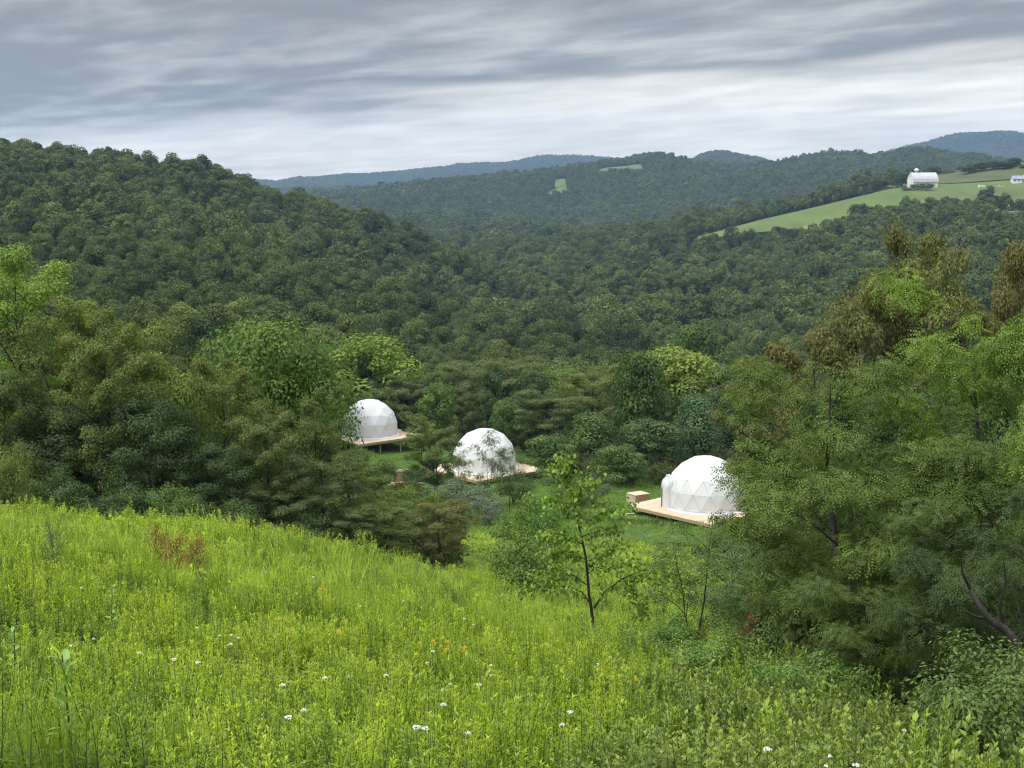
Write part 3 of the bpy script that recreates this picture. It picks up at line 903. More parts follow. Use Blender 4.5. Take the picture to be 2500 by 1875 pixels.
# red brown dead shrubs in the meadow
proto(('dead', 0), seed=610, H=1.2, Wd=1.4, style='shrub', nleaf=900, leafL=.07, leafW=.028, limbs=16, stems=3, base=.1, sub=4, clump=.10, trunk_r=.015)
for px, top, r, w, lab in ((385, 1305, 34, 75, 'tallest dead red brown shrub in the meadow below the left wood'),
                           (430, 1340, 33, 80, 'middle one of the dead red brown shrubs in the meadow'),
                           (480, 1330, 33.5, 90, 'rightmost of the dead red brown shrubs in the meadow')):
    q = P(px, top, r); g = hz(q.x, q.y)
    plant('dead_shrub', ('dead', 0), (q.x, q.y, g), max(1.3, r * tan_el(px, top) - g), w * r / FPX, (.13, .062, .034), lab, 'shrub', 'dead red brown shrubs', px)
for px, top, r, w, lab in ((1700, 1560, 29, 80, 'reddish dead twigs at the foot of the thin young tree'),
                           (1800, 1530, 31, 90, 'reddish dead twigs between the two thin young trees'),
                           (1840, 1470, 34, 90, 'reddish dead twigs at the foot of the right young tree')):
    q = P(px, top, r); g = hz(q.x, q.y)
    plant('dead_shrub', ('dead', 0), (q.x, q.y, g), max(1.1, r * tan_el(px, top) - g), w * r / FPX, (.11, .045, .028), lab, 'shrub', None, px)


def leaning_trunk():
    r = 21.0
    b = P(2500, 1640, r); g = hz(b.x, b.y)
    e = empty('leaning_trunk', (b.x, b.y, g), 'thick dark bare trunk leaning left at the lower right edge', 'tree trunk')
    T = Tubes()
    def w_(px, py, d=0): 
        q_ = P(px, py, r + d); return (q_.x - b.x, q_.y - b.y, q_.z - g)
    T.add([(0, 0, -.3), w_(2490, 1600), w_(2478, 1565), w_(2450, 1535, -.1), w_(2415, 1512, -.2), w_(2392, 1480, -.2), w_(2370, 1440, -.1)], [.085, .075, .068, .06, .05, .04, .03], 8)
    V, F = T.get(); ob('trunk', np_mesh('trunk', V, F, smooth=True, mats=[M_bark]), e)
    for poly in ([(2450, 1535), (2440, 1480), (2455, 1420), (2450, 1360)], [(2415, 1512), (2380, 1505), (2340, 1480)], [(2370, 1440), (2350, 1400), (2345, 1350)]):
        T = Tubes(); T.add([w_(x, y, -.15 * i) for i, (x, y) in enumerate(poly)], np.linspace(.028, .008, len(poly)), 5)
        V, F = T.get(); ob('limb', np_mesh('limb', V, F, smooth=True, mats=[M_bark]), e)


leaning_trunk()
q = P(130, 1330, 31)
plant('dead_shrub', ('dead', 0), (q.x, q.y, hz(q.x, q.y)), 1.35, 0.62, (.10, .12, .06), 'small bare twigged shrub alone in the meadow at left', 'shrub', None, 1)


# ------------------------------------------------------------------ forest
def polar_points(r0, r1, spacing, a0, a1, seed, jit=0.42):
    rg = np.random.RandomState(seed)
    out = []
    r = r0
    k = 0
    while r < r1:
        s = spacing(r) if callable(spacing) else spacing
        n = int((a1 - a0) * r / s)
        a = a0 + (np.arange(n) + 0.5 * (k % 2)) * s / r
        rr = r + rg.uniform(-jit, jit, n) * s
        a = a + rg.uniform(-jit, jit, n) * s / r
        out.append(np.stack([rr * np.sin(a), rr * np.cos(a)], -1))
        r += s * 0.9; k += 1
    return np.concatenate(out)


A0, A1 = -0.43, 0.43
pts = np.concatenate([polar_points(178, 420, 6.4, A0, A1, 1), polar_points(420, 1500, 9.8, A0, A1, 2),
                      polar_points(1500, 3700, 10.0, A0, A1, 3)])
rr = np.hypot(pts[:, 0], pts[:, 1]); px_ = azpx(pts[:, 0], pts[:, 1])
keep = ~in_fields(px_, rr)
# a thin wood left and right of the clearing, nothing on the dome lawn
pts = pts[keep]; rr = rr[keep]; px_ = px_[keep]
zz_ = hgt(pts[:, 0], pts[:, 1])
# drop what lies well behind a hill
bins = np.linspace(A0 - .02, A1 + .02, 500)
ra = np.geomspace(150, 12000, 500)
AA, RR = np.meshgrid(bins, ra)
el = (hgt(RR * np.sin(AA), RR * np.cos(AA)) + 2.0) / RR
hor = np.maximum.accumulate(el, axis=0)
ai = np.clip(((np.arctan2(pts[:, 0], pts[:, 1]) - bins[0]) / (bins[1] - bins[0])).astype(int), 0, 499)
ri = np.clip(np.searchsorted(ra, rr) - 2, 0, 499)
vis = (zz_ + 15) / rr > hor[ri, ai] - 0.0035
pts, rr, px_, zz_ = pts[vis], rr[vis], px_[vis], zz_[vis]
rg = np.random.RandomState(5)
size = (rg.uniform(.62, 1.22, len(pts)) + .38 * (rg.rand(len(pts)) < .16)) * np.where(rr < 300, .62, np.where(rr < 480, .62 + (rr - 300) / 180 * .33, .98))
size *= 0.9 + 0.25 * fbm(pts[:, 0] / 45, pts[:, 1] / 45, 77, 2)

order = np.argsort(rr)
in_view = (px_ > -40) & (px_ < 2540)
near_ids = [i for i in order if in_view[i]][:235]
near_set = set(near_ids)


def zone(px, r):
    if r < 215: a = 'just behind the clearing'
    elif r < 245: a = 'second row behind clearing'
    else: a = 'deep in the valley'
    k = int(np.clip((px + 40) // 215, 0, 11))
    b = ('far left', 'left of big round tree', 'behind the left wood', 'over big round tree',
         'above the left dome', 'between left and middle domes', 'above the middle dome', 'left of ivy covered tree',
         'right of ivy covered tree', 'above the right dome', 'behind the brown locusts', 'far right')[k]
    return a, b


CN = {0: ('dark green', (.030, .064, .024)), 1: ('mid green', (.042, .086, .026)), 2: ('olive', (.064, .084, .030)),
      3: ('brownish olive', (.066, .074, .034)), 4: ('fresh green', (.064, .112, .030)), 5: ('blue green', (.040, .078, .040))}
for n_, i in enumerate(near_ids):
    ck = int(rg.choice(6, p=[.26, .26, .18, .12, .09, .09]))
    a, b = zone(px_[i], rr[i])
    loc_style = ck in (2, 3)
    key = ('midloc', int(rg.randint(3))) if loc_style else ('mid', int(rg.randint(7)))
    H0 = PROTO[key][2] * size[i] * 1.12; W0 = PROTO[key][3] * size[i] * (1.0 if key != ('mid', 4) else .8)
    v = rg.uniform(.85, 1.2)
    col = tuple(c * v for c in CN[ck][1])
    shape = 'feathery locust' if loc_style else {2: 'pointed tree', 4: 'narrow tree', 5: 'flat topped tree'}.get(key[1], 'rounded tree')
    plant('forest_tree', key, (pts[i, 0], pts[i, 1], zz_[i] - .2), H0, W0, col,
          '%s %s %s, %s' % (CN[ck][0], shape, a, b), 'tree', 'forest trees beyond the dome clearing', rg.rand() * 6.28)


def scatter(name, P3, rot, scl, idx, protos, label=None, kind='stuff'):
    col = bpy.data.collections.new(name)
    for me in protos:
        o = bpy.data.objects.new(name, me); col.objects.link(o)
    me = bpy.data.meshes.new(name)
    me.vertices.add(len(P3)); me.vertices.foreach_set('co', np.asarray(P3, np.float32).ravel())
    a = me.attributes.new('rot', 'FLOAT_VECTOR', 'POINT'); a.data.foreach_set('vector', np.asarray(rot, np.float32).ravel())
    a = me.attributes.new('scl', 'FLOAT_VECTOR', 'POINT'); a.data.foreach_set('vector', np.asarray(scl, np.float32).ravel())
    a = me.attributes.new('idx', 'INT', 'POINT'); a.data.foreach_set('value', np.asarray(idx, np.int32))
    o = ob(name, me, label=label, kind=kind)
    ng = bpy.data.node_groups.new(name, 'GeometryNodeTree')
    ng.interface.new_socket('Geometry', in_out='INPUT', socket_type='NodeSocketGeometry')
    ng.interface.new_socket('Geometry', in_out='OUTPUT', socket_type='NodeSocketGeometry')
    N, L = ng.nodes.new, ng.links.new
    gi, go = N('NodeGroupInput'), N('NodeGroupOutput')
    ip = N('GeometryNodeInstanceOnPoints'); ci = N('GeometryNodeCollectionInfo')
    ci.inputs['Collection'].default_value = col
    ci.inputs['Separate Children'].default_value = True; ci.inputs['Reset Children'].default_value = True

    def attr(nm, ty):
        n = N('GeometryNodeInputNamedAttribute'); n.data_type = ty; n.inputs['Name'].default_value = nm
        return n.outputs['Attribute']
    e2r = N('FunctionNodeEulerToRotation')
    L(attr('rot', 'FLOAT_VECTOR'), e2r.inputs[0]); L(e2r.outputs[0], ip.inputs['Rotation'])
    L(attr('scl', 'FLOAT_VECTOR'), ip.inputs['Scale']); L(attr('idx', 'INT'), ip.inputs['Instance Index'])
    ip.inputs['Pick Instance'].default_value = True
    L(gi.outputs[0], ip.inputs['Points']); L(ci.outputs[0], ip.inputs['Instance']); L(ip.outputs[0], go.inputs[0])
    md = o.modifiers.new('scatter', 'NODES'); md.node_group = ng
    return o


def merged_tree_mesh(name, mats, **kw):
    (tv, tf), (lv, lf, lt) = tree_geo(**kw)
    V = np.concatenate([tv, lv]); F = np.concatenate([tf, lf + len(tv)])
    me = np_mesh(name, V, F, tint=np.concatenate([np.full(len(tv), .5), lt]), mats=mats)
    mi = np.zeros(len(F), np.int32); mi[len(tf):] = 1
    me.polygons.foreach_set('material_index', mi); me.update()
    return me


FM = [M_bark, M_forest]


def lump_tree(seed, H, Wd, nl, per, q, shape='round'):
    (tv, tf), (lv, lf, lt) = lump_crown(seed, H, Wd, nl, per, q, shape)
    me = np_mesh('forest_tree', np.concatenate([tv, lv]), np.concatenate([tf, lf + len(tv)]), tint=np.concatenate([np.full(len(tv), .5), lt]), mats=FM)
    mi = np.zeros(len(tf) + len(lf), np.int32); mi[len(tf):] = 1
    me.polygons.foreach_set('material_index', mi); me.update()
    return me


SH = ('round', 'round', 'cone', 'wide', 'round', 'column', 'round', 'wide', 'cone')
hi = [lump_tree(700 + i, 13, 8.8, 20, 290, .50, SH[i]) for i in range(8)]
lo = [lump_tree(800 + i, 14, 10.4, 14, 160, .80, SH[i]) for i in range(9)]
vlo = [lump_tree(850 + i, 15, 12.5, 8, 60, 1.6, SH[i]) for i in range(5)]


def scatter_trees(name, sel, protos, label, k=1.0):
    n = len(sel)
    rg = np.random.RandomState(len(sel))
    s = size[sel] * k
    rot = np.stack([rg.uniform(-.05, .05, n), rg.uniform(-.05, .05, n), rg.rand(n) * 6.28], -1)
    scatter(name, np.stack([pts[sel, 0], pts[sel, 1], zz_[sel] - .3], -1), rot,
            np.stack([s * rg.uniform(.85, 1.15, n), s * rg.uniform(.85, 1.15, n), s * rg.uniform(.85, 1.15, n)], -1), rg.randint(0, len(protos), n), protos, label)


rest = np.array([i for i in range(len(pts)) if i not in near_set])
scatter_trees('forest', rest[rr[rest] < 560], hi, 'green summer forest on the valley floor beyond the domes')
scatter_trees('forest', rest[(rr[rest] >= 560) & (rr[rest] < 1600)], lo, 'dense green forest covering the left hill and valley sides')
scatter_trees('forest', rest[rr[rest] >= 1600], vlo, 'distant bluish green forest covering the middle ridges')
# far ridges
fp = polar_points(3700, 8600, lambda r: 15 + (r - 3700) * .0022, A0, A1, 9)
fr = np.hypot(fp[:, 0], fp[:, 1]); fz = hgt(fp[:, 0], fp[:, 1])
ai = np.clip(((np.arctan2(fp[:, 0], fp[:, 1]) - bins[0]) / (bins[1] - bins[0])).astype(int), 0, 499)
ri = np.clip(np.searchsorted(ra, fr) - 2, 0, 499)
v_ = (fz + 15) / fr > hor[ri, ai] - 0.0012
fp, fz, fr = fp[v_], fz[v_], fr[v_]
n = len(fp); rg = np.random.RandomState(31)
s = rg.uniform(1.1, 1.7, n)
scatter('forest', np.stack([fp[:, 0], fp[:, 1], fz - 1], -1), np.stack([np.zeros(n), np.zeros(n), rg.rand(n) * 6.28], -1),
        np.stack([s, s, s * .72], -1), rg.randint(0, 5, n), vlo, 'blue far forest on the horizon ridges')
print('forest', len(pts), 'far', n)


# ------------------------------------------------------------------ meadow
def weed_mesh(seed, nst, spread, h, nl, ll, lw, mats, top=1.0):
    rg = np.random.RandomState(seed)
    T = Tubes(); cen, nr, dr, tt = [], [], [], []
    for s in range(nst):
        a = rg.rand() * 6.28; rd = spread * math.sqrt(rg.rand())
        b = np.array([rd * math.cos(a), rd * math.sin(a), -0.05])
        hh = h * rg.uniform(.7, 1.1); ln = rg.randn(2) * .07 * hh
        tp = b + np.array([ln[0], ln[1], hh])
        md = (b + tp) / 2 + np.array([-ln[0] * .2, -ln[1] * .2, 0])
        T.add([b, md, tp], [.006, .005, .002], 3)
        t = rg.uniform(.18, 1.0, nl) ** .8
        pos = b + (tp - b) * t[:, None]
        az = rg.rand(nl) * 6.28
        up = .35 + .75 * t
        d = np.stack([np.cos(az), np.sin(az), up], -1); d = norm(d)
        L_ = ll * (1.15 - .55 * t) * rg.uniform(.7, 1.2, nl)
        cen.append(pos + d * L_[:, None] * .5)
        n = np.stack([-np.cos(az) * up, -np.sin(az) * up, np.ones(nl)], -1) + rg.randn(nl, 3) * .3
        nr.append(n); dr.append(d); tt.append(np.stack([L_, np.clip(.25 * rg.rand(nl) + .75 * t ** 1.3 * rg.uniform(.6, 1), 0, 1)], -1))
    cen = np.concatenate(cen); nr = np.concatenate(nr); dr = np.concatenate(dr); tt = np.concatenate(tt)
    LV, LF = leaf_quads(cen, nr, dr, tt[:, 0], tt[:, 0] * lw, .08)
    tv, tf = T.get()
    V = np.concatenate([tv, LV]); F = np.concatenate([tf, LF + len(tv)])
    me = np_mesh('meadow_plant', V, F, tint=np.concatenate([np.full(len(tv), .2), np.repeat(tt[:, 1], 4)]), mats=mats)
    mi = np.zeros(len(F), np.int32); mi[len(tf):] = 1
    me.polygons.foreach_set('material_index', mi); me.update()
    return me


def grass_mesh(seed, nb, spread, h, w, mat):
    rg = np.random.RandomState(seed)
    a = rg.rand(nb) * 6.28; rd = spread * np.sqrt(rg.rand(nb))
    b = np.stack([rd * np.cos(a), rd * np.sin(a), np.full(nb, -.03)], -1)
    hh = h * rg.uniform(.5, 1.1, nb)
    la = rg.rand(nb) * 6.28; ln = rg.uniform(.1, .45, nb) * hh
    d = np.stack([np.cos(la), np.sin(la), np.zeros(nb)], -1)
    s = np.stack([-np.sin(la), np.cos(la), np.zeros(nb)], -1) * w / 2
    m = b + d * (ln * .3)[:, None] + np.array([0, 0, 1]) * (hh * .6)[:, None]
    t = b + d * ln[:, None] + np.array([0, 0, 1]) * hh[:, None]
    V = np.stack([b - s, b + s, m + s * .8, m - s * .8, t + s * .15, t - s * .15], 1).reshape(-1, 3)
    k = np.arange(nb)[:, None] * 6
    F = np.concatenate([k + np.array([[0, 1, 2, 3]]), k + np.array([[3, 2, 4, 5]])])
    return np_mesh('grass_tuft', V, F, tint=np.repeat(rg.rand(nb) * .7, 6) + np.tile([0, 0, .15, .15, .3, .3], nb), mats=[mat])


MW = [M_stem, M_meadow]
weeds = [weed_mesh(900, 7, .22, .95, 46, .10, .24, MW), weed_mesh(901, 6, .18, 1.05, 50, .09, .22, MW), weed_mesh(902, 8, .26, .8, 40, .11, .26, MW),
         weed_mesh(903, 5, .20, .9, 44, .10, .32, MW), weed_mesh(904, 9, .30, .7, 34, .10, .28, MW),
         grass_mesh(905, 90, .28, .95, .010, M_mgrass), grass_mesh(906, 80, .32, .8, .012, M_mgrass),
         weed_mesh(907, 5, .22, .75, 22, .14, .50, MW),
         weed_mesh(908, 9, .42, .75, 34, .10, .62, [M_stem, M_bramble]), weed_mesh(909, 8, .38, .85, 34, .085, .55, [M_stem, M_bramble])]


def meadow():
    p = np.concatenate([polar_points(9.5, 34, .36, -.46, .46, 21, .6), polar_points(34, 62, .48, -.46, .46, 22, .6),
                        polar_points(62, 92, .7, -.12, .20, 23, .6)])
    x, y = p[:, 0], p[:, 1]; r = np.hypot(x, y)
    rg = np.random.RandomState(77)
    hn = .6 * fbm(x / 2.6, y / 2.6, 5, 3) + .6 * fbm(x / 1.1, y / 1.1, 6, 2); hb = fbm(x / 9, y / 9, 15, 2)
    s = (.84 + .95 * hn + .35 * hb) * rg.uniform(.65, 1.3, len(p))
    k = s > .42
    x, y, r, s, hn, hb = x[k], y[k], r[k], s[k], hn[k], hb[k]
    s = np.clip(s, .35, 1.5)
    wide = np.where(r > 34, 1.35, 1.0) * np.where(r > 62, 1.5, 1.0)
    z = hgt(x, y)
    n = len(x)
    g = fbm(x / 5, y / 5, 33, 3) + rg.uniform(-.5, .5, n)
    idx = np.where(g > .40, rg.randint(5, 7, n), rg.randint(0, 5, n))
    idx = np.where((fbm(x / 3, y / 3, 44, 2) > .38) & (rg.rand(n) < .5), 7, idx)
    pxx = azpx(x, y)
    br = (pxx > 1480 + (r - 14) * 18) & (r < 33) & (fbm(x / 2.2, y / 2.2, 60, 2) > -.05)
    idx = np.where(br, np.where(rg.rand(n) < .75, 8, 9), idx)
    print('meadow', n)
    scatter('meadow_plants', np.stack([x, y, z], -1), np.stack([rg.uniform(-.12, .12, n), rg.uniform(-.12, .12, n), rg.rand(n) * 6.28], -1),
            np.stack([wide * (.6 + .4 * s), wide * (.6 + .4 * s), s * np.where(r > 62, .6, np.clip(1.08 - (r - 16) * .011, .78, 1))], -1), idx, weeds,
            'tall lime green goldenrod and grass covering the near slope')


meadow()
tufts = [grass_mesh(910 + i, 70, .5, .22, .02, M_lawn) for i in range(3)]


def lawn():
    p = polar_points(86, 172, 1.0, -.30, .22, 41, .6)
    x, y = p[:, 0], p[:, 1]; r = np.hypot(x, y); px = azpx(x, y)
    k = (px > 600) & (px < 2000)
    x, y, r = x[k], y[k], r[k]; n = len(x); rg = np.random.RandomState(4)
    s = rg.uniform(.7, 1.4, n)
    print('lawn', n)
    scatter('lawn_grass', np.stack([x, y, hgt(x, y)], -1), np.stack([np.zeros(n), np.zeros(n), rg.rand(n) * 6.28], -1),
            np.stack([s * 1.5, s * 1.5, s * (1 + .6 * fbm(x / 6, y / 6, 8, 2))], -1), rg.randint(0, 3, n), tufts, 'short green grass round the dome decks')


lawn()


def clearing_sheet():
    near = [(560, 84), (2100, 84)]; far = [(560, 185), (2100, 185)]
    o = drape('lawn', (near, far), solid_mat('lawn_ground', (.045, .11, .025), (.085, .16, .03), .4, .95), 'mown green clearing where the dome tents stand', lift=.03, nu=80, nv=60)


clearing_sheet()
drape('meadow', ([(-600, 3.0), (3200, 3.0)], [(-600, 84), (3200, 84)]), M_soil, 'steep near meadow slope', lift=.012, nu=120, nv=110)

und = [merged_tree_mesh('undergrowth_bush', [M_bark, M_under], seed=730 + i, H=1.8, Wd=2.2, style='shrub', nleaf=1600, leafL=.13, leafW=.075, limbs=12, stems=2, base=.05, sub=4, clump=.13, trunk_r=.02, sides=3) for i in range(4)]


def undergrowth():
    p = np.concatenate([polar_points(54, 100, 1.7, -.46, -.02, 51), polar_points(27, 100, 1.7, .20, .46, 52), polar_points(90, 185, 2.3, -.46, .46, 53)])
    x, y = p[:, 0], p[:, 1]; r = np.hypot(x, y); px = azpx(x, y)
    k = np.ones(len(x), bool)
    k &= ~((px > 1060) & (px < 1980) & (r < 146))                     # the lawn in the middle
    k &= ~((px > 800) & (px < 1350) & (r > 125) & (r < 182))
    k &= ~((px < 1100) & (r < 57 + (px - 0) * 0.004))
    k &= ~((px < 1990) & (px > 1100) & (r < 60))
    x, y, r = x[k], y[k], r[k]; n = len(x); rg = np.random.RandomState(6)
    s = rg.uniform(.6, 1.5, n)
    print('undergrowth', n)
    scatter('undergrowth', np.stack([x, y, hgt(x, y) - .1], -1), np.stack([np.zeros(n), np.zeros(n), rg.rand(n) * 6.28], -1),
            np.stack([s, s, s], -1), rg.randint(0, 4, n), und, 'dark green brush under the trees round the clearing')


undergrowth()


# ------------------------------------------------------------------ lone sapling with big hanging leaves
def sapling():
    r0 = 37.5
    b = P(1450, 1572, r0); g = hz(b.x, b.y)
    M_sb = solid_mat('sapling_bark', (.022, .018, .016), (.05, .042, .036), 10, .8)
    root = empty('sapling', (b.x, b.y, g), 'lone young tree with dark forked trunk and large drooping leaves in the meadow', 'tree')
    rg = np.random.RandomState(9)

    def W3(px, py, dd=0.0):
        q = P(px, py, r0 + dd); return np.array([q.x - b.x, q.y - b.y, q.z - g])
    trunk = [W3(1450, 1585), W3(1448, 1530), W3(1444, 1488), W3(1438, 1450, .05), W3(1434, 1400, .1), W3(1430, 1360, .1), W3(1420, 1310, .05), W3(1412, 1280, 0), W3(1405, 1240, -.1),
             W3(1395, 1200, -.1), W3(1375, 1150, 0), W3(1362, 1112, 0)]
    T = Tubes(); T.add(trunk, [.050, .044, .040, .036, .033, .030, .026, .022, .018, .013, .008, .004], 8)
    V, F = T.get(); ob('trunk', np_mesh('trunk', V, F, smooth=True, mats=[M_sb]), root)
    br = [([(1450, 1485), (1462, 1466), (1476, 1445), (1500, 1428), (1520, 1412), (1560, 1405), (1610, 1418), (1655, 1440)], .5, .034),
          ([(1520, 1412), (1545, 1440), (1560, 1470), (1575, 1505)], .45, .015),
          ([(1520, 1412), (1570, 1392), (1620, 1395), (1645, 1405)], .1, .015),
          ([(1442, 1475), (1420, 1445), (1390, 1432), (1350, 1430), (1300, 1432), (1262, 1440)], -.5, .022),
          ([(1436, 1430), (1400, 1405), (1350, 1395), (1320, 1400)], .6, .018),
          ([(1432, 1395), (1455, 1370), (1475, 1350), (1510, 1330)], .4, .022),
          ([(1425, 1330), (1390, 1310), (1350, 1300), (1330, 1310)], -.6, .018),
          ([(1415, 1290), (1450, 1265), (1480, 1245), (1510, 1238), (1545, 1232)], -.3, .018),
          ([(1408, 1250), (1370, 1225), (1330, 1215)], .4, .014),
          ([(1420, 1310), (1450, 1300), (1490, 1290), (1520, 1275)], .6, .016),
          ([(1398, 1210), (1425, 1190), (1455, 1170)], .3, .012),
          ([(1390, 1185), (1385, 1150), (1372, 1120)], -.2, .008),
          ([(1434, 1370), (1405, 1350), (1370, 1345), (1345, 1352)], -.1, .016),
          ([(1432, 1380), (1480, 1390), (1530, 1370), (1560, 1365)], -.7, .016)]
    leafp = []
    for poly, dep, rad in br:
        n = len(poly); ctrl = np.array([W3(px, py, dep * (i / (n - 1)) ** 1.1) for i, (px, py) in enumerate(poly)])
        T = Tubes(); T.add(ctrl, np.linspace(rad, .004, n), 5); V, F = T.get()
        ob('branch', np_mesh('branch', V, F, smooth=True, mats=[M_sb]), root)
        seg = np.linspace(.16, 1, 110)
        line = np.stack([np.interp(seg, np.linspace(0, 1, n), ctrl[:, k]) for k in range(3)], -1)
        for t_, q in zip(seg, line):
            leafp.append((q + rg.randn(3) * np.array([.07, .10, .06]) + np.array([0, 0, -.03]), rg.rand() * 6.28))
            if t_ > .35:
                leafp.append((q + rg.randn(3) * np.array([.20, .22, .15]), rg.rand() * 6.28))
    top = np.array(trunk[7:])
    for i in range(240):
        t_ = rg.rand() * (len(top) - 1); k = int(t_); q = top[k] + (top[min(k + 1, len(top) - 1)] - top[k]) * (t_ - k)
        leafp.append((q + rg.randn(3) * .16, rg.rand() * 6.28))
    # one leaf: pointed oval folded along its rib, 12 triangles
    xs = [0, .25, .55, .8, 1.0]; ws = [0, .30, .34, .20, 0]
    vs = [(0, 0, 0)]; 
    for x, w in zip(xs[1:-1], ws[1:-1]):
        vs += [(-w, x, .06), (0, x, 0), (w, x, .06)]
    vs.append((0, 1.0, -.05))
    fs = [(0, 2, 1), (0, 3, 2), (1, 2, 5, 4), (2, 3, 6, 5), (4, 5, 8, 7), (5, 6, 9, 8), (7, 8, 10), (8, 9, 10)]
    leafV = np.array(vs); 
    me = bpy.data.meshes.new('leaf'); me.from_pydata(vs, [], fs)
    a = me.attributes.new('tint', 'FLOAT', 'POINT'); a.data.foreach_set('value', np.full(len(vs), .5, np.float32)); me.materials.append(M_fol)
    rg.shuffle(leafp) if False else None
    order_ = rg.permutation(len(leafp))
    cv, cf, ct = [], [], []
    for j, k in enumerate(order_):
        q, az = leafp[k]
        s = rg.uniform(.09, .145)
        tilt = rg.uniform(-1.35, -.5)                      # hang down
        M = Matrix.Translation(Vector(q)) @ Matrix.Rotation(az, 4, 'Z') @ Matrix.Rotation(tilt, 4, 'X') @ Matrix.Rotation(rg.uniform(-.5, .5), 4, 'Y') @ Matrix.Diagonal((s, s, s, 1))
        if j < 290:
            o = ob('leaf', me, root); o.matrix_local = M
            v = rg.uniform(.75, 1.4); o.color = (.185 * v, .300 * v, .052 * v, 1)
        else:
            A = np.array(M)
            cv.append(leafV @ A[:3, :3].T + A[:3, 3]); n0 = 11 * (len(cv) - 1)
            cf += [tuple(i + n0 for i in f) for f in fs]; ct += [rg.rand()] * 11
    m2 = bpy.data.meshes.new('leaves'); m2.from_pydata(np.concatenate(cv).tolist(), [], cf)
    a = m2.attributes.new('tint', 'FLOAT', 'POINT'); a.data.foreach_set('value', np.array(ct, np.float32)); m2.materials.append(M_fol)
    o = ob('leaves', m2, root, kind='stuff'); o.color = (.185, .300, .052, 1)


sapling()

# ------------------------------------------------------------------ dome tents on decks
M_pvc = solid_mat('white_tent_fabric', (.62, .63, .65), (.67, .68, .69), 1.5, .5, spec=.4)
M_pvc2 = solid_mat('white_tent_seam', (.46, .48, .51), (.52, .54, .57), 1.5, .5)
M_ply = solid_mat('plywood', (.50, .40, .28), (.64, .53, .40), 2.2, .75, stretch=(.25, 2.5, 1))
M_timber = solid_mat('deck_timber', (.30, .24, .13), (.42, .34, .20), 4, .8, stretch=(.4, 3, 3))
M_cedar = solid_mat('reddish_wood', (.42, .22, .13), (.52, .30, .18), 3, .75, stretch=(1, 1, 3))
M_glass = solid_mat('clear_vinyl', (.35, .42, .55), (.55, .62, .72), .8, .12, spec=.8)


def geodesic(freq=3):
    ph = (1 + 5 ** .5) / 2
    ico = [Vector(v).normalized() for v in [(-1, ph, 0), (1, ph, 0), (-1, -ph, 0), (1, -ph, 0), (0, -1, ph), (0, 1, ph), (0, -1, -ph), (0, 1, -ph), (ph, 0, -1), (ph, 0, 1), (-ph, 0, -1), (-ph, 0, 1)]]
    fs = [(0, 11, 5), (0, 5, 1), (0, 1, 7), (0, 7, 10), (0, 10, 11), (1, 5, 9), (5, 11, 4), (11, 10, 2), (10, 7, 6), (7, 1, 8), (3, 9, 4), (3, 4, 2), (3, 2, 6), (3, 6, 8), (3, 8, 9), (4, 9, 5), (2, 4, 11), (6, 2, 10), (8, 6, 7), (9, 8, 1)]
    q = ico[5].rotation_difference(Vector((0, 0, 1)))
    ico = [q @ v for v in ico]
    tris = []
    for a, b, c in fs:
        A, B, Cc = ico[a], ico[b], ico[c]
        g = {}
        for i in range(freq + 1):
            for j in range(freq + 1 - i):
                g[i, j] = (A * (freq - i - j) + B * i + Cc * j).normalized()
        for i in range(freq):
            for j in range(freq - i):
                tris.append((g[i, j], g[i + 1, j], g[i, j + 1]))
                if i + j < freq - 1:
                    tris.append((g[i + 1, j], g[i + 1, j + 1], g[i, j + 1]))
    return tris


GEO = geodesic(3)


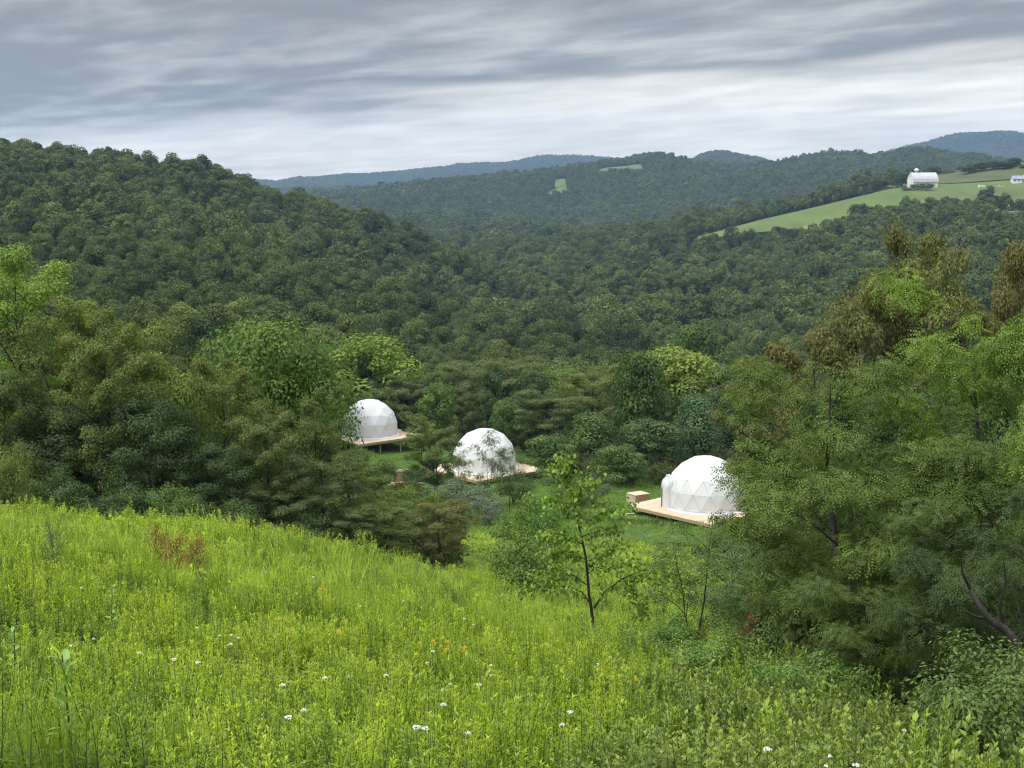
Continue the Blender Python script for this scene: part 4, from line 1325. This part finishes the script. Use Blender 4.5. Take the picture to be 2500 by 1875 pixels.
def dome_deck(dc, ztop, yaw, label_d, label_k, R, side, porch=None, seed=0):
    """dc = deck centre (x,y); deck is a square of plywood sheets on timber with posts"""
    rg = np.random.RandomState(seed)
    root = empty('deck', (dc[0], dc[1], ztop), label_k, 'deck', 'square plywood decks under the dome tents', yaw)
    n = int(round(side / 2.44)); mcount = int(round(side / 1.22))
    sw, sh = side / n, side / mcount
    shm = MB().box((0, 0, 0), (sw - .02, sh - .02, .03)).mesh('plywood_sheet', M_ply)
    for i in range(n):
        for j in range(mcount):
            o = ob('plywood_sheet', shm, root)
            o.location = (-side / 2 + sw * (i + .5), -side / 2 + sh * (j + .5), -.015 + rg.uniform(-.004, .004))
    for a in (-1, 1):
        MB().box((0, a * (side / 2 - .02), -.16), (side + .0, .045, .24)).build('rim_board', M_timber, root)
        MB().box((a * (side / 2 + .0235), 0, -.16), (.045, side + .01, .24)).build('rim_board', M_timber, root)
    for k in range(4):
        yy = -side / 2 + .5 + k * (side - 1) / 3
        MB().box((0, yy, -.40), (side - .3, .09, .22)).build('beam', M_timber, root)
        for i in range(4):
            xx = -side / 2 + .4 + i * (side - .8) / 3
            wx = dc[0] + xx * math.cos(yaw) - yy * math.sin(yaw); wy = dc[1] + xx * math.sin(yaw) + yy * math.cos(yaw)
            d = ztop - hz(wx, wy) + .3
            if d > .55:
                MB().box((xx, yy, -.51 - (d - .51) / 2), (.14, .14, d - .51)).build('post', M_timber, root)
    # dome
    dm = empty('dome_tent', (dc[0], dc[1], ztop + .003), label_d, 'tent', 'white geodesic dome tents', yaw * .6 + seed)
    z0 = -.27

    def clampv(v):
        if v.z >= z0: return v.copy()
        k_ = math.sqrt(1 - z0 * z0) / max(1e-6, math.hypot(v.x, v.y))
        return Vector((v.x * k_, v.y * k_, z0))
    for tri in GEO:
        cz = sum(v.z for v in tri) / 3
        if max(v.z for v in tri) < z0 + .03: continue
        vv = [clampv(v) * R - Vector((0, 0, z0 * R)) for v in tri]
        c = sum(vv, Vector()) / 3
        nn = (vv[1] - vv[0]).cross(vv[2] - vv[0])
        if nn.length < 1e-4: continue
        nn.normalize()
        if nn.dot(c - Vector((0, 0, 1.0))) < 0: nn = -nn; vv = [vv[0], vv[2], vv[1]]
        ins = [v + (c - v) * .022 for v in vv]
        bul = c + nn * rg.uniform(.0, .03)
        top = [v + nn * .006 for v in ins]; bot = [v - nn * .035 for v in ins]
        m = MB(); m.add(top + bot + [bul + nn * .006], [(0, 1, 6), (1, 2, 6), (2, 0, 6), (0, 3, 4, 1), (1, 4, 5, 2), (2, 5, 3, 0)])
        m.build('fabric_panel', M_pvc, dm)
    # seams: inner skin a little behind the panels
    inner = MB()
    for tri in GEO:
        if max(v.z for v in tri) < z0 + .03: continue
        vv = [clampv(v) * (R - .022) - Vector((0, 0, z0 * R)) for v in tri]
        inner.add(vv, [(0, 1, 2)])
    inner.build('seam_lining', M_pvc2, dm)
    rb = R * math.sqrt(1 - z0 * z0)
    MB().lathe([(rb + .32, 0.004), (rb + .30, .02), (rb + .02, .10), (rb - .05, .12)], n=40).build('ground_skirt', M_pvc, dm)
    if porch is not None:
        a = porch - dm.rotation_euler.z
        pr = MB(); n_ = 10
        w, h, d0, d1 = .85, 2.7, rb * .72, rb - .10
        prof = [(-w, 0)] + [(-w * math.cos(PI * k / n_), h - .75 + .75 * math.sin(PI * k / n_)) for k in range(n_ + 1)] + [(w, 0)]
        pr.prism([(x, z) for x, z in prof], d0, d1, 'x')
        o = pr.build('entrance_porch', M_pvc, dm); o.rotation_euler = (0, 0, a)
        n1 = len(prof); secs = [(d1, 1.0), (d1 + .22, .97), (d1 + .42, .86), (d1 + .55, .66), (d1 + .60, .30)]
        cap = MB(); vs_ = [(xx, y_ * sc_, z_ * (1 - (1 - sc_) * .45)) for xx, sc_ in secs for y_, z_ in prof]
        cap.add(vs_, [(a_ * n1 + k, (a_ + 1) * n1 + k, (a_ + 1) * n1 + k + 1, a_ * n1 + k + 1) for a_ in range(len(secs) - 1) for k in range(n1 - 1)])
        o = cap.build('porch_end', M_pvc, dm); o.rotation_euler = (0, 0, a)
        rim = MB()
        for k in range(len(prof) - 1):
            x0, z0_ = prof[k]; x1, z1_ = prof[k + 1]
            s_ = 1.07
            rim.add([(d1 - .1, x0 * s_, z0_ * s_ + .01), (d1 + .14, x0 * s_, z0_ * s_ + .01), (d1 + .14, x1 * s_, z1_ * s_ + .01), (d1 - .1, x1 * s_, z1_ * s_ + .01),
                     (d1 - .1, x0, z0_ + .01), (d1 + .14, x0, z0_ + .01), (d1 + .14, x1, z1_ + .01), (d1 - .1, x1, z1_ + .01)],
                    [(0, 1, 2, 3), (4, 7, 6, 5), (1, 5, 6, 2), (0, 3, 7, 4)])
        o = rim.build('porch_hood', M_pvc, dm); o.rotation_euler = (0, 0, a)
    return root, dm


def deck_at(px, py, r):
    q = P(px, py, r); return (q.x, q.y), q.z


D3, z3 = deck_at(1722, 1235, 124.5)
dome_deck(D3, z3, math.radians(42), 'nearest dome tent, half hidden by locust leaves at right, with entrance porch', 'deck under the nearest dome at right', 3.55, 9.76, porch=math.radians(187), seed=1)
D2, z2 = deck_at(1183, 1143, 156)
dome_deck(D2, z2, math.radians(40), 'middle dome tent with thin young trees before it', 'deck under the middle dome tent', 3.55, 9.76, seed=2)
D1, z1 = deck_at(903, 1060, 176)
dome_deck(D1, z1, math.radians(40), 'farthest dome tent, leftmost of the three, beside the big round tree', 'deck under the farthest, leftmost dome', 3.48, 9.76, seed=3)


def plybox(name, px, py, r, w, d, h, yaw, label, front, cat):
    q = P(px, py, r); g = hz(q.x, q.y)
    e = empty(name, (q.x, q.y, g), label, cat, None, yaw)
    t = .03
    MB().box((0, -d / 2, h / 2), (w, t, h)).build('side_panel', front, e)
    MB().box((0, d / 2, h / 2), (w, t, h)).build('side_panel', M_ply, e)
    MB().box((-w / 2 + t / 2, 0, h / 2), (t, d - t, h)).build('side_panel', M_ply, e)
    MB().box((w / 2 - t / 2, 0, h / 2), (t, d - t, h)).build('side_panel', M_cedar, e)
    MB().box((0, 0, h + .017), (w + .08, d + .08, .03)).build('lid', M_ply, e)
    for k in (-1, 0, 1):
        MB().box((k * (w / 2 - .1), -d / 2 - t / 2 - .022, h / 2), (.09, .04, h - .04)).build('batten', front, e)
    return e


plybox('plywood_box', 1557, 1246, 129, 1.6, 1.3, 1.25, math.radians(33), 'reddish plywood box beside the deck of the right dome', M_cedar, 'box')
plybox('wooden_crate', 982, 1158, 150, 1.5, 1.2, 1.5, math.radians(20), 'upright wooden crate left of the middle dome deck', M_cedar, 'crate')


def lumber(px, py, r, label, yaw, seed, n=7, L_=2.8):
    rg = np.random.RandomState(seed)
    q = P(px, py, r); g = hz(q.x, q.y)
    e = empty('lumber_pile', (q.x, q.y, g), label, 'lumber', 'lumber piles by the domes', yaw)
    for k in range(n):
        o = MB().box((0, 0, 0), (L_ * rg.uniform(.6, 1), .2, .05)).build('board', M_ply, e)
        o.location = (rg.uniform(-.4, .4), rg.uniform(-.5, .5), .05 + .056 * k); o.rotation_euler = (0, 0, rg.uniform(-.4, .4))


lumber(960, 1168, 149, 'loose pale boards left of the upright wooden crate', .2, 1)
lumber(1010, 1166, 150, 'loose pale boards right of the upright wooden crate', -.3, 2)
lumber(812, 1040, 178, 'pile of pale boards left of the farthest dome', .1, 3, 12, 4.0)
lumber(1545, 1252, 123, 'few offcut boards under the corner of the right deck', .6, 4, 3, 1.2)

# ------------------------------------------------------------------ farm on the hill
M_white = solid_mat('white_painted_boards', (.66, .67, .68), (.78, .79, .80), .8, .6, stretch=(3, 3, .3))
M_roof = solid_mat('pale_metal_roof', (.46, .48, .52), (.58, .60, .64), .5, .5, stretch=(2, .2, 1))
M_roofb = solid_mat('blue_grey_roof', (.22, .27, .36), (.28, .33, .42), .5, .55)
M_darkw = solid_mat('dark_window', (.03, .035, .04), (.06, .065, .07), 1, .3)


def at(px, py, r):
    q = P(px, py, r); return Vector((q.x, q.y, hz(q.x, q.y)))


def barn():
    p = at(2252, 458, 1320)
    e = empty('barn', p, 'large white barn with arched roof and round cupola on the hill', 'barn', None, math.radians(10))
    Lx, D, h = 23.0, 12.0, 5.2
    MB().box((0, 0, h / 2 - 1), (Lx, D, h + 2)).build('wall', M_white, e)
    prof = [(-D / 2 - .5, h - .3), (-D / 2 + .1, h + 2.6), (-D / 2 + 1.8, h + 5.0), (-D / 2 + 4, h + 6.8), (0, h + 7.8), (D / 2 - 4, h + 6.8), (D / 2 - 1.8, h + 5.0), (D / 2 - .1, h + 2.6), (D / 2 + .5, h - .3)]
    up = [(a * 1.0, z + .18) for a, z in prof]
    m = MB()
    for k in range(len(prof) - 1):
        a, b = prof[k], prof[k + 1]
        x0, x1 = -Lx / 2 - .4, Lx / 2 + .4
        m.add([(x0, a[0], a[1]), (x1, a[0], a[1]), (x1, b[0], b[1]), (x0, b[0], b[1]), (x0, a[0], a[1] + .2), (x1, a[0], a[1] + .2), (x1, b[0], b[1] + .2), (x0, b[0], b[1] + .2)],
              [(0, 3, 2, 1), (4, 5, 6, 7), (0, 1, 5, 4), (2, 3, 7, 6), (1, 2, 6, 5), (0, 4, 7, 3)])
    rf_ = m.build('roof', M_roof, e)
    for s in (-1, 1):
        g = MB(); g.prism([(a * .985, z - .02) for a, z in prof], s * (Lx / 2 - .3), s * (Lx / 2 - .02), 'x'); g.build('gable_wall', M_white, e)
    for k in range(5):
        MB().box((-8.4 + k * 3.6, -D / 2 - .03, 2.4), (1.0, .1, .9)).build('window', M_darkw, e)
    MB().box((Lx / 2 + .04, 0, 1.9), (.12, 3.6, 3.8)).build('door', M_roof, e)
    cup = MB().lathe([(1.0, h + 7.2), (1.0, h + 9.4), (2.0, h + 9.6), (2.1, h + 10.2), (1.5, h + 11.2), (.2, h + 11.7)], c=(-6.2, 0), n=14)
    cup.build('cupola', M_white, rf_)


def house(px, py, r, w, d, h, rh, yaw, label, roofm, wins=4):
    p = at(px, py, r)
    e = empty('farmhouse', p, label, 'house', None, yaw)
    MB().box((0, 0, h / 2 - .7), (w, d, h + 1.4)).build('wall', M_white, e)
    m = MB()
    for s in (-1, 1):
        a = (s * (d / 2 + .5), h - .25); b = (0, h + rh)
        x0, x1 = -w / 2 - .5, w / 2 + .5
        m.add([(x0, a[0], a[1]), (x1, a[0], a[1]), (x1, b[0], b[1]), (x0, b[0], b[1]), (x0, a[0], a[1] + .2), (x1, a[0], a[1] + .2), (x1, b[0], b[1] + .2), (x0, b[0], b[1] + .2)],
              [(0, 3, 2, 1), (4, 5, 6, 7), (0, 1, 5, 4), (2, 3, 7, 6), (1, 2, 6, 5), (0, 4, 7, 3)])
    rf_ = m.build('roof', roofm, e)
    for s in (-1, 1):
        g = MB(); g.prism([(-d / 2, h), (d / 2, h), (0, h + rh * .97)], s * (w / 2 - .3), s * (w / 2 - .02), 'x'); g.build('gable_wall', M_white, e)
    for k in range(wins):
        x = -w / 2 + w * (k + .5) / wins
        if k == wins // 2:
            MB().box((x, -d / 2 - .03, 1.1), (1.1, .1, 2.2)).build('door', M_darkw, e)
        else:
            MB().box((x, -d / 2 - .03, 1.7), (1.2, .1, 1.1)).build('window', M_darkw, e)
    MB().box((w * .1, 0, h + rh + .3), (.7, .7, 1.4)).build('chimney', M_white, rf_)
    return e


barn()
house(2494, 447, 1335, 17, 8, 3.2, 2.6, math.radians(-4), 'white farmhouse with blue grey roof at the right edge of the hill', M_roofb, 5)
house(1303, 480, 2600, 13, 8, 4, 3, math.radians(8), 'tiny far white farmhouse beside the green clearing on the middle ridge', M_roof, 3)
house(1317, 478, 2620, 6, 5, 2.5, 2, math.radians(8), 'tiny white shed right of the far white farmhouse', M_roof, 2)


def vehicle(px, py, r, label, yaw, van=False):
    p = at(px, py, r)
    e = empty('parked_car' if not van else 'trailer', p, label, 'car' if not van else 'trailer', None, yaw)
    if van:
        MB().box((0, 0, 1.55), (6.0, 2.3, 2.1)).build('body', M_white, e)
        MB().box((0, 0, 2.66), (6.1, 2.4, .12)).build('roof', M_roof, e)
        xs = (-.6, .6)
    else:
        m = MB(); m.prism([(-2.3, .45), (2.3, .45), (2.3, 1.0), (1.3, 1.1), (.6, 1.65), (-1.3, 1.65), (-2.2, 1.1)], -.9, .9, 'y')
        m.build('body', M_white, e)
        MB().prism([(-1.9, 1.12), (1.15, 1.12), (.55, 1.58), (-1.2, 1.58)], -.93, .93, 'y').build('window', M_darkw, e)
        xs = (-1.4, 1.4)
    for x in xs:
        for s in (-1, 1):
            w = MB().lathe([(.36, -.12), (.36, .12)], n=12).build('wheel', M_darkw, e)
            w.rotation_euler = (PI / 2, 0, 0); w.location = (x, s * .85, .36)


vehicle(2397, 453, 1318, 'small white trailer left of the parked white cars below the farmhouse', .3, True)
vehicle(2430, 458, 1316, 'white car parked in the farm yard, left one of two', .1)
vehicle(2445, 458, 1317, 'white car parked in the farm yard, nearer the farmhouse', -.2)


def farm_tree(px, py, r, top, wpx, label, col=(.032, .060, .030), shrub=False):
    p = at(px, py, r); H = max(2.5, r * tan_el(px, top) - p.z)
    plant('farm_bush' if shrub else 'farm_tree', ('shr', 0) if shrub else ('mid', int(px) % 4), (p.x, p.y, p.z), H, wpx * r / FPX, col, label, 'shrub' if shrub else 'tree', None, px)


for a in ((2203, 452, 1345, 420, 40, 'dark tree at the left end of the white barn'),
          (2190, 455, 1340, 432, 30, 'smaller dark tree left of the tree by the barn'),
          (2364, 430, 1400, 405, 40, 'dark rounded tree, first of the clump right of the barn'),
          (2395, 425, 1405, 395, 40, 'dark tree in the clump between barn and farmhouse, second from left'),
          (2425, 422, 1405, 392, 42, 'broad dark tree in the middle of the clump left of the farmhouse'),
          (2455, 422, 1400, 392, 40, 'dark tree behind the left end of the farmhouse'),
          (2475, 420, 1410, 384, 34, 'tallest dark tree behind the farmhouse'),
          (2505, 425, 1395, 402, 34, 'dark tree behind the farmhouse at the right edge')):
    farm_tree(*a)
for a in ((2240, 463, 1295, 449, 40, 'dark bush hiding the foot of the white barn'),
          (2262, 462, 1292, 447, 40, 'taller dark bush before the right half of the white barn'),
          (2215, 466, 1290, 457, 30, 'low dark bush at the left foot of the barn'),
          (2418, 462, 1300, 453, 22, 'small dark bush before the parked cars')):
    farm_tree(*a, shrub=True)

# lone ridge tree standing up on the left hill
rx = at(268, 400, 918)
plant('ridge_tree', ('mid', 4), rx, 18.5, 7, (.022, .040, .018), 'dark twin topped tree standing clear on the ridge of the left hill', 'tree', None, 1)
rx = at(258, 400, 916)
plant('ridge_tree', ('mid', 2), rx, 16, 5, (.022, .040, .018), 'narrow dark tree leaning against the twin topped ridge tree', 'tree', None, 2)

# ------------------------------------------------------------------ flowers and broad leaved plants in the meadow
M_flower = solid_mat('white_flower', (.78, .80, .70), (.85, .86, .80), 30, .7)
M_gold = solid_mat('yellow_flower', (.55, .45, .03), (.68, .56, .05), 30, .7)
M_pale = leaf_mat('pale_plant', 'ramp', [(.18, .32, .09), (.22, .38, .10), (.28, .42, .14)], .35, .25, .5, .3)


def flower_meshes():
    st = Tubes(); st.add([(0, 0, -.1), (.02, .01, .5), (.0, .02, 1.0)], [.006, .005, .004], 4)
    V, F = st.get(); stem = np_mesh('stem', V, F, mats=[M_stem])
    rg = np.random.RandomState(2); n = 60
    a = rg.rand(n) * 6.28; r = .062 * np.sqrt(rg.rand(n))
    c = np.stack([r * np.cos(a), r * np.sin(a) + .02, 1.0 + .012 * rg.rand(n) - r * r * 3], -1)
    V, F = leaf_quads(c, np.array([0, 0, 1.]) + rg.randn(n, 3) * .5, rg.randn(n, 3), .026, .024, .1)
    um = np_mesh('flower_head', V, F, mats=[M_flower])
    n = 130; t = rg.rand(n); a = rg.rand(n) * 6.28; k = rg.randint(0, 5, n)
    c = np.stack([np.cos(k * 1.256) * t * .11 + .02 * np.cos(a), np.sin(k * 1.256) * t * .11 + .02 * np.sin(a), 1.02 - .10 * t ** 2 + .04 * rg.rand(n)], -1)
    V, F = leaf_quads(c, np.array([0, 0, 1.]) + rg.randn(n, 3) * .5, rg.randn(n, 3), .028, .02, .1)
    go = np_mesh('flower_head', V, F, mats=[M_gold])
    return stem, um, go


FS, FU, FG = flower_meshes()


def flower(px, py, kind, label, group, cat='flower', s=1.0, rz=0.0):
    # march the line of sight down to just above the meadow
    lo_, hi_ = 10.0, 90.0
    for r in np.arange(10, 90, .25):
        q = P(px, py, r)
        if q.z < hz(q.x, q.y) + .82: break
    g = hz(q.x, q.y)
    e = empty('white_wildflower' if kind == 'w' else 'goldenrod_flower', (q.x, q.y, g), label, cat, group, rz)
    w_ = .40 * s if kind == 'w' else .50; e.scale = (w_, w_, max(.7, q.z - g))
    ob('stem', FS, e); ob('flower_head', FU if kind == 'w' else FG, e)


whites = [(177, 1576), (228, 1559), (338, 1594), (485, 1616), (482, 1532), (535, 1552), (565, 1550), (583, 1556), (565, 1572), (425, 1610), (500, 1397), (650, 1397),
          (765, 1408), (880, 1480), (792, 1654), (705, 1760), (745, 1733), (688, 1673), (1200, 1624), (1200, 1648), (1083, 1684), (1040, 1812), (1017, 1834), (1140, 1828),
          (1375, 1769), (1260, 1704), (1492, 1604), (1458, 1622), (1324, 1462), (984, 1467), (855, 1650), (1135, 1510), (1155, 1525), (1080, 1720), (1000, 1428), (1100, 1670),
          (2030, 1845), (2088, 1866), (2022, 1872), (1870, 1828), (2330, 1858), (2206, 1783), (1393, 1737), (1056, 1589), (1044, 1617), (160, 1620), (1170, 1672), (945, 1648),
          (200, 1435), (1226, 1451), (1410, 1475), (1420, 1503), (1650, 1565), (1905, 1575)]
ORD = ('leftmost', 'second from left', 'third from left', 'fourth from left', 'fifth from left', 'sixth from left', 'seventh from left', 'eighth from left', 'ninth from left',
       'tenth from left', 'eleventh from left', 'twelfth from left', 'thirteenth from left', 'fourteenth from left', 'fifteenth from left')
BANDS = ((1500, 'of those highest up the meadow'), (1565, 'of those below the dead shrubs'), (1610, 'of those level with the sapling foot'),
         (1665, 'of those level with the yellow cluster'), (1745, 'of those in the lower meadow'), (1900, 'of those along the bottom edge'))
cnt = {}
for i, (px, py) in enumerate(sorted(whites)):
    bd = [b for y_, b in BANDS if py < y_][0]
    cnt[bd] = cnt.get(bd, -1) + 1
    flower(px, py, 'w', 'white flat topped wildflower, %s %s' % (ORD[cnt[bd]], bd), 'white wildflowers in the meadow', rz=i * 1.3, s=(.8 + .5 * ((i * 37) % 10) / 10))
golds = [(785, 1440), (775, 1446), (795, 1442), (828, 1545), (1025, 1572), (1058, 1568), (1082, 1560), (1092, 1570), (1075, 1582), (1090, 1588), (1125, 1588), (1135, 1584), (1017, 1602),
         (1468, 1638), (490, 1394), (1480, 1502), (1550, 1658), (1578, 1512)]
cnt = {}
for i, (px, py) in enumerate(sorted(golds)):
    bd = 'in the main yellow cluster' if 1000 < px < 1150 else ('of those left of the main yellow cluster' if px < 900 else 'of those right of the lone sapling foot')
    cnt[bd] = cnt.get(bd, -1) + 1
    flower(px, py, 'g', 'yellow goldenrod bloom, %s %s' % (ORD[cnt[bd]], bd), 'yellow goldenrod blooms in the meadow', rz=i * 1.7, s=1.0)


def milkweed(px, py, H, label, seed, n=18, ll=.22):
    H *= .82; n = int(n * 1.6); ll *= .75
    for r in np.arange(10, 90, .25):
        q = P(px, py, r)
        if q.z < hz(q.x, q.y) + H: break
    rg = np.random.RandomState(seed); g = hz(q.x, q.y)
    e = empty('milkweed_plant', (q.x, q.y, g), label, 'plant', None, seed)
    T = Tubes(); T.add([(0, 0, -.1), (.02, 0, H * .5), (0, .02, H)], [.012, .01, .006], 5); V, F = T.get()
    ob('stem', np_mesh('stem', V, F, mats=[M_stem]), e)
    xs = [0, .25, .55, .8]; ws = [0, .20, .24, .14]
    vs = [(0, 0, 0)]
    for x, w in zip(xs[1:], ws[1:]): vs += [(-w, x, .05), (0, x, 0), (w, x, .05)]
    vs.append((0, 1.0, -.06))
    fs = [(0, 2, 1), (0, 3, 2), (1, 2, 5, 4), (2, 3, 6, 5), (4, 5, 8, 7), (5, 6, 9, 8), (7, 8, 10), (8, 9, 10)]
    me = bpy.data.meshes.new('leaf'); me.from_pydata(vs, [], fs)
    a = me.attributes.new('tint', 'FLOAT', 'POINT'); a.data.foreach_set('value', np.full(11, .7, np.float32)); me.materials.append(M_pale)
    for k in range(n):
        o = ob('leaf', me, e)
        t = .45 + .55 * k / n; L_ = ll * rg.uniform(.8, 1.15) * (1.1 - .4 * t)
        o.location = (0, 0, H * t); o.rotation_euler = (rg.uniform(.25, .9) * (.5 + t * .8), 0, k * 1.57 + (k // 2) * .5 + rg.uniform(-.2, .2)); o.scale = (L_, L_, L_)


milkweed(165, 1800, 1.35, 'broad leaved bluish green plant at the lower left of the meadow', 1, 12, .26)
milkweed(272, 1432, 1.3, 'pale plant standing out in the upper left meadow', 4, 12, .2)
milkweed(30, 1540, 1.3, 'pale plant at the left edge half way up the meadow', 5, 12, .2)
milkweed(1735, 1610, 1.3, 'pale pointed plant under the reddish twigged young tree', 6, 12, .2)
milkweed(2040, 1600, 1.5, 'silvery leaved plant before the right wood', 7, 14, .2)

# labels that still coincide are told apart by their place among the like
_same = {}
for o_ in C.objects:
    if o_.parent is None and o_.name.startswith('forest_tree') and 'label' in o_:
        _same.setdefault(o_['label'], []).append(o_)
for l_, os_ in _same.items():
    if len(os_) > 1:
        os_.sort(key=lambda o_: o_.location.x / o_.location.y)
        for k_, o_ in enumerate(os_):
            o_['label'] = ' '.join((ORD[min(k_, 14)].replace(' from left', '') + ' ' + l_).split()[:16])

# ------------------------------------------------------------------ haze
hb = MB().box((0, 0, 30), (19400, 19400, 620)).mesh('haze', None)
mh, nt, out = new_mat('haze_air')
pv = nt.nodes.new('ShaderNodeVolumePrincipled')
pv.inputs['Color'].default_value = (.41, .62, .93, 1)
pv.inputs['Density'].default_value = 8.5e-5
pv.inputs['Anisotropy'].default_value = 0.0
nt.links.new(pv.outputs[0], out.inputs['Volume'])
hb.materials.append(mh)
ob('haze', hb, kind='stuff', label='thin blue air haze over the valley')
